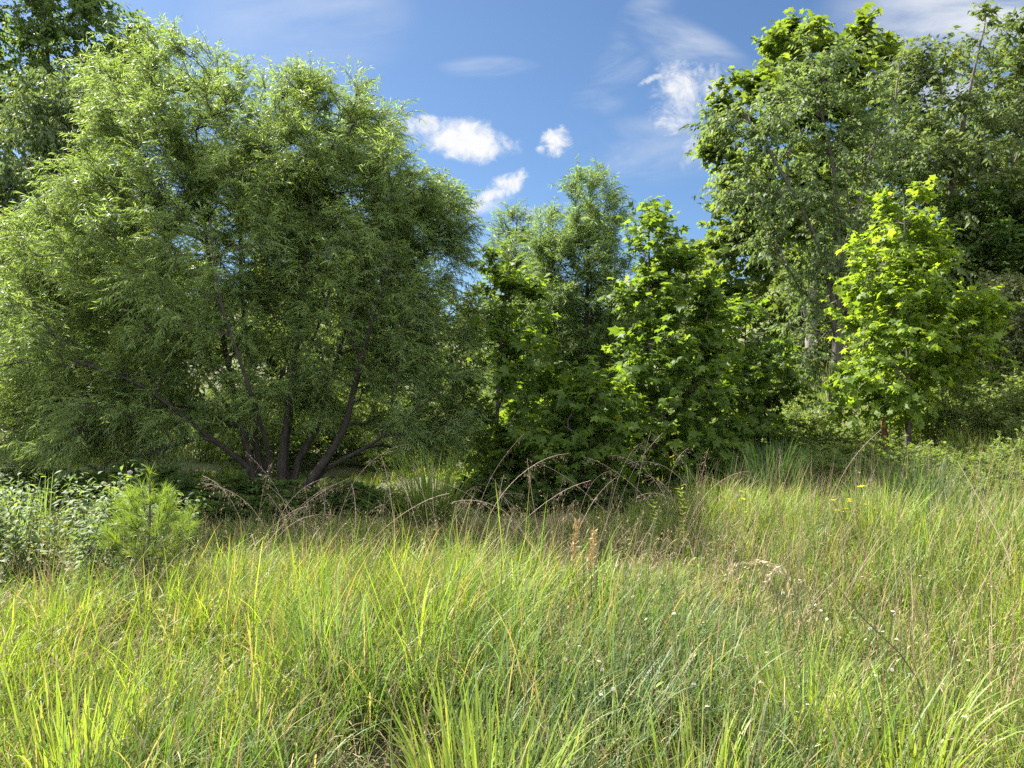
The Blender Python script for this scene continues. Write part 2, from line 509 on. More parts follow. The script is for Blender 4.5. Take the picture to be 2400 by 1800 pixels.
def tree(name, label, cat, base, stems, ells, seed, n_att, n_twig, n_leaf, tpl, length, ratio, tints, lmat, bmat, group=None,
         twig_len=(0.2, 0.5), droop=0.3, up=0.25, out=0.6, spread=0.6, leaf_down=0.15, leaf_side=0.8, step=0.22, tip=0.004, sep=0.0, shell=0.42,
         minh=0.5, w=0.3, curl=0.25, split_stems=False, flat=0.35, twig_r=0.0022, tmin=0.25):
    rng = np.random.default_rng(seed)
    root = empty(name, base, label, cat, group)
    att = sample_env(rng, ells, n_att, shell, sep)
    att = att[att[:, 2] > base[2] + minh * 0.6]
    pos, rad, dirs, sch, chains = grow(rng, stems, att, step, w, tip, 0.25, base[2] + minh)
    trunk = MB()
    for i, c in enumerate(sch):
        r = rad[c].copy()
        r[:3] *= np.array([1.35, 1.15, 1.05])[:len(r[:3])]
        if split_stems:
            trunk = MB()
        tube(trunk, pos[c], r, 10, (.1, .1, .1), rng, 0.05)
        if split_stems:
            trunk.build('trunk', bmat, root, True)
    if not split_stems:
        trunk.build('trunk', bmat, root, True)
    br = MB()
    for c in chains:
        r = rad[c].copy(); r[0] = min(rad[c[0]], r[1] * 1.15)
        tube(br, pos[c], r, 5 if r[0] > 0.012 else 4, (.1, .1, .1))
    # twigs with leaves
    cl = np.array([len(c) for c in chains], float)
    k = rng.choice(len(chains), n_twig, p=cl / cl.sum())
    k[:len(chains)] = np.arange(len(chains))[:n_twig]
    tt = tmin + (1 - tmin) * rng.random(n_twig) ** 0.8; tt[:len(chains)] = 0.97
    idx = np.array([chains[a][min(len(chains[a]) - 1, max(1, int(round(t * (len(chains[a]) - 1)))))] for a, t in zip(k, tt)])
    p0 = pos[idx] + rng.normal(size=(n_twig, 3)) * 0.03
    e = np.array(ells); cen = np.average(e[:, :3], axis=0, weights=np.prod(e[:, 3:], axis=1))
    ov = p0 - cen; ov[:, 2] *= 0.5; ov = norm(ov)
    d = norm(dirs[idx] * 0.6 + out * ov + spread * rng.normal(size=(n_twig, 3)) + np.array([0, 0, up]))
    tl = rng.uniform(*twig_len, n_twig)
    s = (np.arange(n_leaf) + 0.5)[None] / n_leaf + rng.uniform(-.3, .3, (n_twig, n_leaf)) / n_leaf
    s = np.clip(0.08 + 0.92 * s, 0, 1.0)
    grav = np.array([0, 0, -1.0])
    lp = p0[:, None] + d[:, None] * (s * tl[:, None])[..., None] + grav * (droop * s ** 2 * tl[:, None])[..., None]
    td = norm(d[:, None] + grav * (2 * droop * s)[..., None])
    side = norm(np.cross(td, np.array([0, 0, 1.0]) + 0.2 * rng.normal(size=(n_twig, 1, 3))))
    alt = np.where(np.arange(n_leaf) % 2 == 0, 1.0, -1.0)[None, :, None]
    ld = norm(td * 0.75 + side * alt * leaf_side + rng.normal(size=lp.shape) * 0.33 + grav * leaf_down)
    ln = norm(np.array([0, 0, 1.0]) * flat + rng.normal(size=lp.shape) * 0.55 + ov[:, None] * 0.25)
    m = n_twig * n_leaf
    lo, hi = np.array(tints[0]), np.array(tints[1])
    f = np.clip(0.5 + 0.22 * rng.normal(size=(n_twig, 1, 1)) + 0.2 * rng.normal(size=(n_twig, n_leaf, 1)), 0, 1)
    col = lo + (hi - lo) * f
    odd = rng.random((n_twig, n_leaf, 1)) < 0.006
    col = np.where(odd, np.array([0.17, 0.18, 0.035]), col)
    crown = MB()
    L = length * (0.5 + 0.85 * rng.beta(2.2, 2.0, m))
    put_leaves(crown, tpl, lp.reshape(-1, 3), ld.reshape(-1, 3), ln.reshape(-1, 3), L, ratio * rng.uniform(.8, 1.15, m), col.reshape(-1, 3),
               curl * rng.uniform(-.3, 1.6, m))
    # twig wood: thin three-sided strips
    ss = np.array([0, 0.5, 1.0])
    tp = p0[:, None] + d[:, None] * (ss[None] * tl[:, None])[..., None] + grav * (droop * ss[None] ** 2 * tl[:, None])[..., None]
    a = norm(np.cross(d, np.array([0.3, 0.2, 0.9]))); b = np.cross(d, a)
    rr = twig_r * np.array([1.4, 1.0, 0.5])
    ang = np.arange(3) * 2 * np.pi / 3
    ring = np.cos(ang)[None, :, None] * a[:, None] + np.sin(ang)[None, :, None] * b[:, None]
    tv = tp[:, :, None] + rr[None, :, None, None] * ring[:, None]
    fq = np.array([[i * 3 + j, i * 3 + (j + 1) % 3, i * 3 + 3 + (j + 1) % 3, i * 3 + 3 + j] for i in range(2) for j in range(3)])
    br.add(tv, (fq[None] + (np.arange(n_twig) * 9)[:, None, None]).reshape(-1, 4), (.1, .1, .1))
    br.build('branches', bmat, root)
    crown.build('crown', lmat, root)
    return root


def E(u, v, ru, rv, Y, rd=None, dy=0.0):
    """ellipsoid whose outline is seen at (u,v) with pixel radii, at depth Y"""
    p = P(u, v, Y + dy); k = (Y + dy) / FPX
    return (*p, ru * k, rd if rd else 0.9 * min(ru, rv) * k + 0.1 * max(ru, rv) * k, rv * k)


def base_at(u, Y):
    x = (u - 512) / FPX * Y
    return np.array([x, Y, float(ground(x, Y))])


# ------------------------------------------------------------------ ground
def build_ground():
    def axis(lo, hi, fine, n):
        t = np.linspace(-1, 1, n)
        return np.sign(t) * np.abs(t) ** 2.4 * hi if lo is None else None
    xs = axis(None, 420, 1, 161)
    ys = np.concatenate([np.linspace(-200, -5, 14), np.linspace(-4, 40, 120), 40 + np.linspace(0.02, 1, 40) ** 2 * 560])
    X, Yg = np.meshgrid(xs, ys)
    v = np.stack([X, Yg, ground(X, Yg)], -1).reshape(-1, 3)
    nx, ny = len(xs), len(ys)
    i = np.arange(ny - 1)[:, None] * nx; j = np.arange(nx - 1)[None]
    f = np.stack([i + j, i + j + 1, i + nx + j + 1, i + nx + j], -1).reshape(-1, 4)
    mb = MB(); mb.add(v, f, (.1, .1, .05))
    tag(mb.build('ground', M_GROUND, None, True), kind='structure')


build_ground()

# ------------------------------------------------------------------ the trees
def stem(pts, Y, r0, r1):
    """pts: (u, v, depth offset)"""
    return (np.array([P(u, v, Y + dy) for u, v, dy in pts]), r0, r1)


def rooted(st, b, dx=0.0, dy=0.0):
    pts, r0, r1 = st
    x, y = b[0] + dx, b[1] + dy
    foot = np.array([x, y, float(ground(x, y)) - 0.05])
    return (np.vstack([foot, pts]), r0, r1)


def big_willow():
    Y = 10.3; b = base_at(282, Y)
    S = [([(252, 470, 0), (238, 410, .1), (222, 333, .2), (205, 230, .2), (196, 130, .1)], 0.058, .012, -.30, 0),
         ([(258, 460, .2), (254, 405, .4), (245, 330, .5), (240, 240, .6), (250, 150, .5)], 0.051, .012, -.20, .1),
         ([(282, 460, -.1), (287, 415, -.2), (300, 325, -.3), (306, 250, -.3), (310, 140, -.3)], 0.062, .012, 0, -.05),
         ([(298, 460, .1), (316, 430, .3), (334, 370, .5), (356, 290, .7), (380, 200, .8)], 0.055, .012, .12, .1),
         ([(318, 470, -.2), (343, 430, -.3), (361, 360, -.5), (384, 278, -.6), (410, 180, -.6)], 0.066, .012, .25, -.1),
         ([(325, 470, -.1), (370, 445, -.4), (416, 410, -.7), (446, 385, -.9)], 0.039, .01, .30, -.05),
         ([(250, 470, -.1), (200, 430, -.5), (140, 385, -.8), (72, 360, -1.0)], 0.047, .012, -.35, -.1),
         ([(262, 460, .3), (215, 390, .9), (150, 310, 1.4), (110, 240, 1.5)], 0.047, .012, -.25, .2),
         ([(286, 455, .4), (300, 380, 1.1), (330, 290, 1.6), (350, 210, 1.8)], 0.043, .012, .1, .3),
         ([(270, 460, -.4), (250, 390, -1.2), (220, 300, -1.6), (210, 220, -1.6)], 0.039, .012, -.1, -.3)]
    stems = [rooted(stem(p, Y, r0, r1), b, dx, dy) for p, r0, r1, dx, dy in S]
    e = [E(192, 165, 92, 125, Y, 1.9), E(302, 185, 68, 108, Y, 1.8), E(385, 225, 76, 110, Y, 1.7), E(128, 305, 98, 112, Y, 1.9),
         E(48, 392, 90, 72, Y, 1.7), E(265, 285, 150, 88, Y, 2.5), E(405, 340, 72, 105, Y, 1.6), E(110, 418, 110, 42, Y, 1.6, -.4),
         E(425, 420, 55, 40, Y, 1.2), E(245, 172, 60, 88, Y, 1.6), E(345, 150, 48, 70, Y, 1.3), E(418, 215, 40, 60, Y, 1.2), E(445, 240, 24, 40, Y, .6), E(112, 195, 46, 76, Y, 1.3), E(142, 118, 46, 46, Y, 1.1), E(60, 290, 56, 60, Y, 1.3), E(290, 395, 95, 34, Y, 1.4), E(290, 220, 85, 65, Y, 1.1, .9), E(390, 300, 60, 60, Y, 1.0, .9), E(298, 100, 26, 22, Y, .7), E(178, 84, 50, 36, Y, .9)]
    tree('willow_tree', 'largest tree, a rounded many-stemmed willow with feathery narrow leaves', 'tree', b, stems, e, 11,
         1700, 25500, 20, T_LANCE, 0.084, 0.135, ((0.105, 0.162, 0.056), (0.190, 0.270, 0.088)), M_WILLOW, M_WBARK,
         twig_len=(.25, .50), droop=.38, up=.30, out=.45, spread=.5, leaf_down=.3, leaf_side=.55, step=.2, tip=.0045, shell=.62, minh=.5, split_stems=True, curl=.3, twig_r=.0024)


def centre_willows():
    Y = 13.2; b = base_at(588, Y)
    stems = [rooted(stem([(587, 440, 0), (586, 350, 0), (588, 270, .1), (590, 200, 0)], Y, .085, .012), b),
             rooted(stem([(592, 430, .1), (606, 360, .3), (612, 300, .4)], Y, .05, .012), b, .05),
             rooted(stem([(584, 440, -.1), (566, 370, -.2), (556, 300, -.2)], Y, .05, .012), b, -.05)]
    e = [E(590, 235, 34, 58, Y, .9), E(574, 300, 56, 66, Y, 1.2), E(606, 335, 46, 60, Y, 1.1), E(600, 395, 40, 40, Y, .9), E(560, 250, 26, 38, Y, .7)]
    tree('willow_tree', 'taller of the two slim willows behind the middle of the thicket', 'tree', b, stems, e, 12,
         320, 4600, 16, T_LANCE, 0.11, 0.135, ((0.082, 0.138, 0.05), (0.15, 0.225, 0.075)), M_WILLOW, M_WBARK,
         twig_len=(.3, .65), droop=.4, up=.45, out=.4, spread=.45, leaf_down=.3, leaf_side=.5, shell=.5, minh=1.2)
    Y = 14.8; b = base_at(520, Y)
    stems = [rooted(stem([(520, 420, 0), (518, 340, 0), (516, 260, .1), (517, 215, 0)], Y, .07, .012), b)]
    e = [E(516, 252, 25, 44, Y, .8), E(522, 320, 34, 58, Y, 1.0), E(520, 380, 30, 40, Y, .9)]
    tree('willow_tree', 'shorter slim pale willow, between the large willow and the taller slim one', 'tree', b, stems, e, 13,
         160, 2300, 16, T_LANCE, 0.11, 0.135, ((0.09, 0.145, 0.058), (0.15, 0.22, 0.08)), M_WILLOW, M_WBARK,
         twig_len=(.3, .6), droop=.4, up=.45, out=.4, spread=.45, leaf_down=.3, leaf_side=.5, shell=.5, minh=1.2)


SYC = dict(tpl=T_LOBED, ratio=1.0, lmat=M_BROAD, bmat=M_BARK, twig_len=(.2, .55), droop=.15, up=.4, out=.55, spread=.55, leaf_down=.45, leaf_side=1.0,
           flat=.9, curl=.18, step=.22, tip=.004, shell=.45, w=.22, minh=.3, group='young sycamores in the thicket')


def sycamores():
    g1, g2 = (0.060, 0.110, 0.022), (0.115, 0.18, 0.034)
    Y = 10.6; b = base_at(497, Y)
    st = [rooted(stem([(497, 430, 0), (500, 350, 0), (506, 290, 0), (509, 262, 0)], Y, .04, .008), b)]
    e = [E(508, 292, 26, 32, Y, .5), E(518, 350, 44, 50, Y, .8), E(512, 420, 55, 60, Y, 1.0), E(505, 465, 45, 30, Y, .8), E(545, 395, 26, 40, Y, .6)]
    tree('young_sycamore', 'young sycamore right beside the large willow, bright tip over shaded lower leaves', 'tree', b, st, e, 21, 150, 540, 7, length=.125, tints=(g1, g2), **SYC)
    Y = 9.9; b = base_at(588, Y)
    st = [rooted(stem([(590, 440, 0), (594, 390, 0), (596, 362, 0)], Y, .03, .008), b)]
    e = [E(592, 395, 30, 30, Y, .45), E(598, 440, 50, 44, Y, .8), E(560, 455, 40, 34, Y, .7)]
    tree('young_sycamore', 'shortest young sycamore, dark and low under the taller slim willow', 'tree', b, st, e, 22, 110, 360, 7, length=.12, tints=(g1, g2), **SYC)
    Y = 11.2; b = base_at(652, Y)
    st = [rooted(stem([(653, 430, 0), (650, 340, 0), (649, 260, 0), (649, 203, 0)], Y, .055, .008), b),
          rooted(stem([(662, 420, -.1), (690, 370, -.3), (706, 320, -.3)], Y, .03, .008), b, .06)]
    e = [E(650, 240, 22, 42, Y, .5), E(662, 300, 42, 46, Y, .8), E(672, 365, 60, 58, Y, 1.1), E(660, 430, 72, 50, Y, 1.2), E(700, 320, 24, 36, Y, .6), E(690, 450, 60, 34, Y, 1.0)]
    tree('young_sycamore', 'tall cone-shaped young sycamore with its pointed top against the blue sky', 'tree', b, st, e, 23, 230, 980, 7, length=.13, tints=(g1, g2), **SYC)
    Y = 12.6; b = base_at(742, Y)
    st = [rooted(stem([(742, 430, 0), (744, 370, 0), (746, 318, 0)], Y, .04, .008), b)]
    e = [E(746, 335, 26, 30, Y, .5), E(748, 380, 44, 44, Y, .8), E(742, 430, 48, 36, Y, .9), E(775, 395, 24, 30, Y, .5)]
    tree('young_sycamore', 'low sunlit young sycamore between the cone-shaped one and the grey trunk', 'tree', b, st, e, 24, 140, 540, 7, length=.122, tints=((.055, .105, .02), (.11, .17, .03)), **SYC)
    Y = 11.4; b = base_at(910, Y)
    st = [rooted(stem([(908, 440, 0), (908, 360, 0), (906, 270, 0), (904, 195, 0)], Y, .05, .008), b)]
    e = [E(904, 226, 22, 36, Y, .45), E(896, 280, 48, 50, Y, .8), E(905, 340, 74, 54, Y, 1.1), E(938, 335, 52, 38, Y, .8), E(880, 392, 55, 36, Y, .9), E(866, 418, 36, 12, Y, .5), E(928, 245, 18, 32, Y, .4), E(972, 318, 24, 18, Y, .4)]
    tree('young_sycamore', 'bright yellow-green young sycamore standing free on the sunny bank', 'tree', b, st, e, 25, 260, 980, 7, length=.12,
         tints=((.09, .155, .022), (.165, .24, .036)), **dict(SYC, minh=1.1))


def back_right_trees():
    Y = 24.0; b = base_at(808, Y)
    st = [rooted(stem([(810, 400, 0), (812, 300, 0), (815, 180, 0), (808, 60, 0)], Y, .24, .03), b),
          rooted(stem([(810, 330, 0), (780, 250, -.4), (745, 200, -.8)], Y, .10, .02), b),
          rooted(stem([(812, 260, 0), (840, 160, .3), (855, 70, .3)], Y, .10, .02), b)]
    k = dict(SYC); k.update(bmat=M_PALE, twig_len=(.4, .9), step=.45, tip=.008, minh=4.0, group=None, shell=.5)
    e = [E(800, 55, 46, 36, Y, 1.5), E(852, 42, 26, 30, Y, 1.0), E(768, 100, 40, 38, Y, 1.4), E(835, 110, 60, 60, Y, 2.0), E(755, 180, 44, 52, Y, 1.5), E(810, 200, 60, 60, Y, 2.0),
         E(742, 245, 42, 30, Y, 1.2), E(730, 290, 36, 14, Y, .8), E(875, 60, 16, 26, Y, .7), E(720, 130, 20, 30, Y, .7)]
    tree('sycamore_tree', 'tall sycamore with large dark lobed leaves and rounded top clumps against the sky', 'tree', b, st, e, 31, 260, 2500, 6, length=.24,
         tints=((.06, .105, .024), (.115, .165, .036)), **k)
    D = dict(tpl=T_LANCE, bmat=M_BARK, lmat=M_SMALL, droop=.35, up=.2, out=.45, spread=.6, leaf_down=.7, leaf_side=.7, flat=.4, curl=.2)
    Y = 15.5; b = base_at(833, Y)
    st = [rooted(stem([(834, 420, 0), (838, 330, 0), (837, 240, .1), (832, 160, 0), (815, 90, 0)], Y, .15, .02), b),
          rooted(stem([(838, 340, 0), (842, 260, .1), (862, 200, .3), (880, 120, .4)], Y, .09, .015), b, .06),
          rooted(stem([(834, 330, 0), (820, 250, -.4), (780, 170, -.6), (742, 110, -.6)], Y, .08, .015), b, -.05),
          rooted(stem([(836, 330, 0), (850, 300, -.1), (856, 250, -.3), (845, 180, -.6)], Y, .06, .015), b, .05)]
    e = [E(780, 130, 44, 40, Y, 1.2), E(815, 90, 42, 44, Y, 1.2), E(848, 150, 56, 70, Y, 1.6), E(790, 210, 50, 46, Y, 1.4), E(830, 260, 56, 60, Y, 1.5), E(808, 350, 34, 46, Y, 1.0),
         E(792, 412, 24, 26, Y, .7), E(726, 120, 26, 16, Y, .6), E(745, 190, 30, 40, Y, .8)]
    tree('grey_barked_tree', 'thin-crowned tree with drooping olive leaves and rough grey trunk before the tall sycamore', 'tree', b, st, e, 32, 280, 1600, 11,
         length=.125, ratio=.42, tints=((.07, .115, .046), (.13, .18, .074)), twig_len=(.3, .7), step=.3, tip=.0055, minh=2.0, shell=.55, **D)
    Y = 17.5; b = base_at(945, Y)
    st = [rooted(stem([(945, 400, 0), (940, 300, 0), (950, 200, .1), (970, 90, 0), (985, 25, 0)], Y, .17, .015), b),
          rooted(stem([(941, 320, 0), (915, 210, -.2), (895, 130, -.3), (900, 60, -.3)], Y, .09, .015), b, -.05),
          rooted(stem([(945, 300, 0), (1000, 200, .2), (1040, 90, .3)], Y, .09, .015), b, .06)]
    e = [E(930, 80, 40, 44, Y, 1.2), E(985, 60, 30, 46, Y, 1.0), E(1030, 90, 40, 50, Y, 1.2), E(905, 160, 40, 60, Y, 1.3), E(965, 165, 70, 70, Y, 2.0), E(1030, 190, 60, 70, Y, 1.8),
         E(930, 260, 70, 60, Y, 1.8), E(990, 20, 12, 16, Y, .4)]
    tree('loose_crowned_tree', 'open-crowned tree with sparse pale top shoots, high on the bank', 'tree', b, st, e, 33, 330, 3300, 11,
         length=.14, ratio=.42, tints=((.07, .11, .04), (.13, .175, .06)), twig_len=(.35, .8), step=.35, tip=.006, minh=2.0, shell=.55, **D)
    Y = 17.0; b = base_at(1040, Y)
    st = [rooted(stem([(1035, 380, 0), (1020, 300, 0), (1005, 220, 0)], Y, .12, .02), b), rooted(stem([(1035, 330, 0), (1060, 250, 0), (1075, 200, 0)], Y, .08, .02), b, .1)]
    e = [E(1000, 225, 50, 44, Y, 1.6), E(985, 275, 44, 46, Y, 1.5), E(1050, 250, 60, 70, Y, 1.8), E(1015, 315, 60, 44, Y, 1.7)]
    tree('dark_tree', 'dense deep green tree behind the free-standing bright sapling, in layered sprays', 'tree', b, st, e, 34, 220, 2200, 11,
         length=.14, ratio=.45, tints=((.05, .10, .024), (.09, .15, .036)), twig_len=(.35, .7), step=.3, tip=.006, minh=1.5, shell=.5,
         tpl=T_LANCE, bmat=M_BARK, lmat=M_SMALL, droop=.2, up=.0, out=.6, spread=.4, leaf_down=.2, leaf_side=.7, flat=1.2, curl=.15)
    Y = 13.5; b = base_at(1035, Y)
    st = [rooted(stem([(1030, 400, 0), (1015, 350, -.1), (1000, 300, -.2)], Y, .05, .01), b), rooted(stem([(1035, 380, 0), (1050, 320, 0), (1060, 280, 0)], Y, .05, .01), b, .1)]
    e = [E(1010, 300, 36, 34, Y, .8), E(1012, 350, 40, 36, Y, 1.0), E(1050, 330, 50, 60, Y, 1.2), E(1000, 388, 34, 16, Y, .8)]
    tree('arching_shrub', 'small-leaved grey-olive shrub arching over the dark hollow in the bank', 'shrub', b, st, e, 35, 170, 1900, 10,
         length=.065, ratio=.55, tints=((.085, .115, .045), (.15, .175, .075)), twig_len=(.2, .5), step=.25, tip=.005, minh=.8, shell=.5, **D)


def back_left_trees():
    D = dict(tpl=T_LANCE, bmat=M_BARK, lmat=M_SMALL, droop=.3, up=.15, out=.5, spread=.55, leaf_down=.5, leaf_side=.7, flat=.5, curl=.2)
    Y = 21.0; b = base_at(40, Y)
    st = [rooted(stem([(40, 360, 0), (45, 240, 0), (50, 120, 0), (45, 10, 0)], Y, .22, .03), b),
          rooted(stem([(42, 240, 0), (80, 130, -.3), (120, 60, -.4)], Y, .11, .02), b, .1), rooted(stem([(42, 220, 0), (0, 110, .2), (-50, 30, .3)], Y, .11, .02), b, -.1)]
    e = [E(30, 10, 80, 50, Y, 2.2), E(90, 45, 48, 36, Y, 1.5), E(142, 52, 24, 26, Y, .9), E(20, 90, 90, 44, Y, 2.2), E(-60, 60, 70, 80, Y, 2.0), E(110, 90, 34, 26, Y, 1.2), E(20, -60, 70, 50, Y, 1.8)]
    tree('broadleaf_tree', 'tallest dark broadleaf tree in the upper corner above the large willow', 'tree', b, st, e, 41, 300, 3000, 11,
         length=.19, ratio=.42, tints=((.06, .11, .035), (.115, .17, .05)), twig_len=(.4, .9), step=.4, tip=.007, minh=3, shell=.5, **D)
    Y = 14.5; b = base_at(20, Y)
    st = [rooted(stem([(25, 380, 0), (32, 280, 0), (42, 180, 0), (48, 90, 0)], Y, .13, .015), b),
          rooted(stem([(25, 330, 0), (0, 240, .1), (-20, 150, .2)], Y, .08, .015), b, -.08)]
    e = [E(62, 120, 52, 46, Y, 1.3), E(40, 180, 60, 60, Y, 1.5), E(15, 250, 56, 56, Y, 1.4), E(-40, 170, 50, 70, Y, 1.4), E(95, 90, 24, 26, Y, .7)]
    k = dict(D); k.update(leaf_down=1.2, flat=.2, droop=.5)
    tree('drooping_leaf_tree', 'olive tree with hanging leaves between the large willow and the tallest dark tree', 'tree', b, st, e, 42, 320, 3400, 12,
         length=.12, ratio=.36, tints=((.07, .115, .05), (.125, .17, .075)), twig_len=(.3, .7), step=.3, tip=.0055, minh=1.5, shell=.5, **k)
    Y = 12.0; b = base_at(-22, Y)
    st = [rooted(stem([(-20, 380, 0), (-12, 300, 0), (-4, 225, 0)], Y, .05, .01), b)]
    e = [E(-4, 240, 18, 30, Y, .5), E(-8, 280, 24, 34, Y, .6), E(-25, 330, 40, 40, Y, .8)]
    tree('yellow_sapling', 'yellow-green sapling at the picture edge beside the large willow', 'tree', b, st, e, 43, 70, 600, 9,
         length=.10, ratio=.5, tints=((.10, .14, .03), (.17, .20, .05)), twig_len=(.2, .5), step=.25, tip=.005, minh=1.0, **D)


def background_trees():
    """three kinds far behind, copied along the back of the meadow"""
    rng = np.random.default_rng(77)
    protos = []
    for s, (t0, t1, lab) in enumerate([((.05, .09, .022), (.10, .145, .04), 'round mid-green tree in the row far behind the thicket'),
                                       ((.07, .115, .03), (.125, .165, .045), 'pale green bushy tree in the row beyond the meadow behind the thicket'),
                                       ((.038, .07, .02), (.075, .11, .03), 'dark green dense tree in the row beyond the meadow behind the thicket')]):
        b = np.array([0, 0, -300.0])
        st = [(np.array([[0, 0, -300.1], [.1, 0, -298.4], [0, .1, -296.5], [0, 0, -294.6]]), .16, .02),
              (np.array([[0, 0, -300.1], [.4, .2, -298.0], [1.2, .4, -296.4]]), .09, .02), (np.array([[0, 0, -300.1], [-.4, -.2, -298.2], [-1.2, -.4, -296.6]]), .09, .02)]
        e = [(0, 0, -295.2, 1.4, 1.4, 1.1), (1.1, .3, -296.4, 1.4, 1.4, 1.3), (-1.1, -.3, -296.5, 1.5, 1.4, 1.3), (.1, -.8, -297.6, 2.0, 1.6, 1.2), (0, .6, -298.4, 2.0, 1.6, 1.0), (1.0, .2, -299.0, 1.4, 1.2, .8), (-1.0, 0, -299.0, 1.4, 1.2, .8)]
        o = tree('background_tree', lab, 'tree', b, st, e, 80 + s, 150, 1500, 9, T_LANCE, .20, .45, (t0, t1), M_SMALL, M_BARK, 'trees beyond the meadow',
                 twig_len=(.3, .8), droop=.25, up=.2, out=.5, spread=.6, leaf_down=.4, step=.4, tip=.006, minh=.3, shell=.5)
        protos.append([o, False])
    spots = [(-22, 27, 1.7, 2), (-17, 30, 1.6, 0), (-12.5, 26, 1.25, 2), (-9, 29, 1.15, 0), (-5.5, 27, .95, 1), (-2, 31, .95, 2), (1.5, 29, .85, 1), (4.5, 33, .95, 0), (7.6, 29, .98, 1),
             (10.5, 27, .95, 1), (13.5, 29, 1.3, 0), (17, 24, 1.5, 2), (21, 22, 1.7, 2), (24, 27, 1.9, 0), (-30, 28, 2.0, 2), (-36, 34, 2.2, 0), (31, 30, 2.0, 2), (0, 40, 1.2, 2), (9, 41, 1.3, 0), (-9, 40, 1.5, 2), (16, 38, 1.5, 2),
             (-16, 20, .75, 1), (13.5, 19.5, .8, 2), (10.6, 19, .55, 1)]
    for x, y, s, k in spots:
        loc = (x, y, float(ground(x, y)) - .05)
        rz = rng.uniform(0, 6.28); sx = s * rng.uniform(.9, 1.1)
        if not protos[k][1]:
            o = protos[k][0]; protos[k][1] = True
            o.location = loc; o.rotation_euler = (0, 0, rz); o.scale = (sx, sx, s)
        else:
            copy_tree(protos[k][0], loc, rz, (sx, sx, s))


def undergrowth():
    rng = np.random.default_rng(55)
    protos = []
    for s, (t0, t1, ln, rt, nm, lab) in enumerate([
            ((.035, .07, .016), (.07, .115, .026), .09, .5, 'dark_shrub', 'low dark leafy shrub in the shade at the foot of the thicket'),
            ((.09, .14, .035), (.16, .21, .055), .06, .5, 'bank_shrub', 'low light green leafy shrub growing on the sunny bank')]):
        b = np.array([0, 0, -300.0])
        st = [(np.array([[0, 0, -300.05], [a * .2, c * .2, -299.75], [a * .45, c * .45, -299.4]]), .012, .004) for a, c in ((1, .2), (-.8, .6), (.1, -1), (-.5, -.7), (.6, .9))]
        e = [(0, 0, -299.5, .55, .55, .38), (.35, .1, -299.65, .45, .4, .32), (-.35, -.1, -299.62, .45, .42, .34), (0, .3, -299.75, .5, .4, .25)]
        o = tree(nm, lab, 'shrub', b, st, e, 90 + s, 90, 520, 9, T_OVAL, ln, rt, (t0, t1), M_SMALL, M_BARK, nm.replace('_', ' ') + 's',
                 twig_len=(.12, .3), droop=.2, up=.4, out=.4, spread=.6, leaf_down=.2, step=.12, tip=.002, minh=.05, shell=.6, twig_r=.0015)
        protos.append([o, False])
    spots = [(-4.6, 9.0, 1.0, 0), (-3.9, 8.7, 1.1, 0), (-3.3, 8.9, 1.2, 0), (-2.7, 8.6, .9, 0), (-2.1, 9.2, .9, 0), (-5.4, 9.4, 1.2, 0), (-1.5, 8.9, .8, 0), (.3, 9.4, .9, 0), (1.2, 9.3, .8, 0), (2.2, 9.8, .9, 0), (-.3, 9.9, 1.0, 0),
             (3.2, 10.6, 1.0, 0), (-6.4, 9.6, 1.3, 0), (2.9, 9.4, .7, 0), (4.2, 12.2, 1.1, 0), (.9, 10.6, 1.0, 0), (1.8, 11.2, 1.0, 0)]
    spots += [(-4.2, 14, 1.5, 1), (-2.9, 15, 1.6, 1), (-1.8, 13.6, 1.3, 1), (-.6, 14.4, 1.5, 1), (-5.4, 15.5, 1.7, 1), (.5, 15.4, 1.5, 1), (1.6, 14.2, 1.3, 1), (2.8, 15.6, 1.6, 1), (-3.5, 17.5, 1.8, 1), (-1.2, 17, 1.8, 1), (5.2, 12.3, 1.0, 1), (6.9, 11.6, .9, 1), (7.6, 10.8, .9, 1), (8.2, 12, 1.0, 1), (6.6, 13, 1.0, 1), (5.2, 13.2, .9, 1), (7.4, 9.8, .8, 1), (6.4, 9.2, .7, 1), (5.4, 8.3, .7, 1), (4.9, 9.3, .8, 1), (5.9, 7.7, .6, 1), (6.3, 8.1, .7, 1), (7.5, 8.3, .8, 1), (4.4, 10.2, .7, 1), (8.7, 10.6, 1.0, 1), (9.4, 12.6, 1.2, 1),
              (4.6, 11.2, .7, 1), (7.2, 12.6, .9, 1), (8.0, 9.0, .8, 1), (5.6, 14.6, 1.1, 1), (10.2, 14.0, 1.2, 1), (8.6, 13.8, 1.0, 1), (9.8, 10.9, 1.0, 1), (5.9, 10.1, .6, 1), (6.9, 8.5, .6, 1), (11.0, 15.8, 1.3, 1), (9.3, 15.4, 1.2, 0), (10.4, 17.2, 1.4, 0), (12.5, 17.5, 1.5, 0)]
    for x, y, s, k in spots:
        s *= 1.05 if k else .78
        loc = (x, y, float(ground(x, y)) - .03)
        rz = rng.uniform(0, 6.28)
        if not protos[k][1]:
            o = protos[k][0]; protos[k][1] = True
            o.location = loc; o.rotation_euler = (0, 0, rz); o.scale = (s, s, s)
        else:
            copy_tree(protos[k][0], loc, rz, (s * rng.uniform(.9, 1.15), s * rng.uniform(.9, 1.15), s * rng.uniform(.85, 1.15) * (1 if k else .68)))


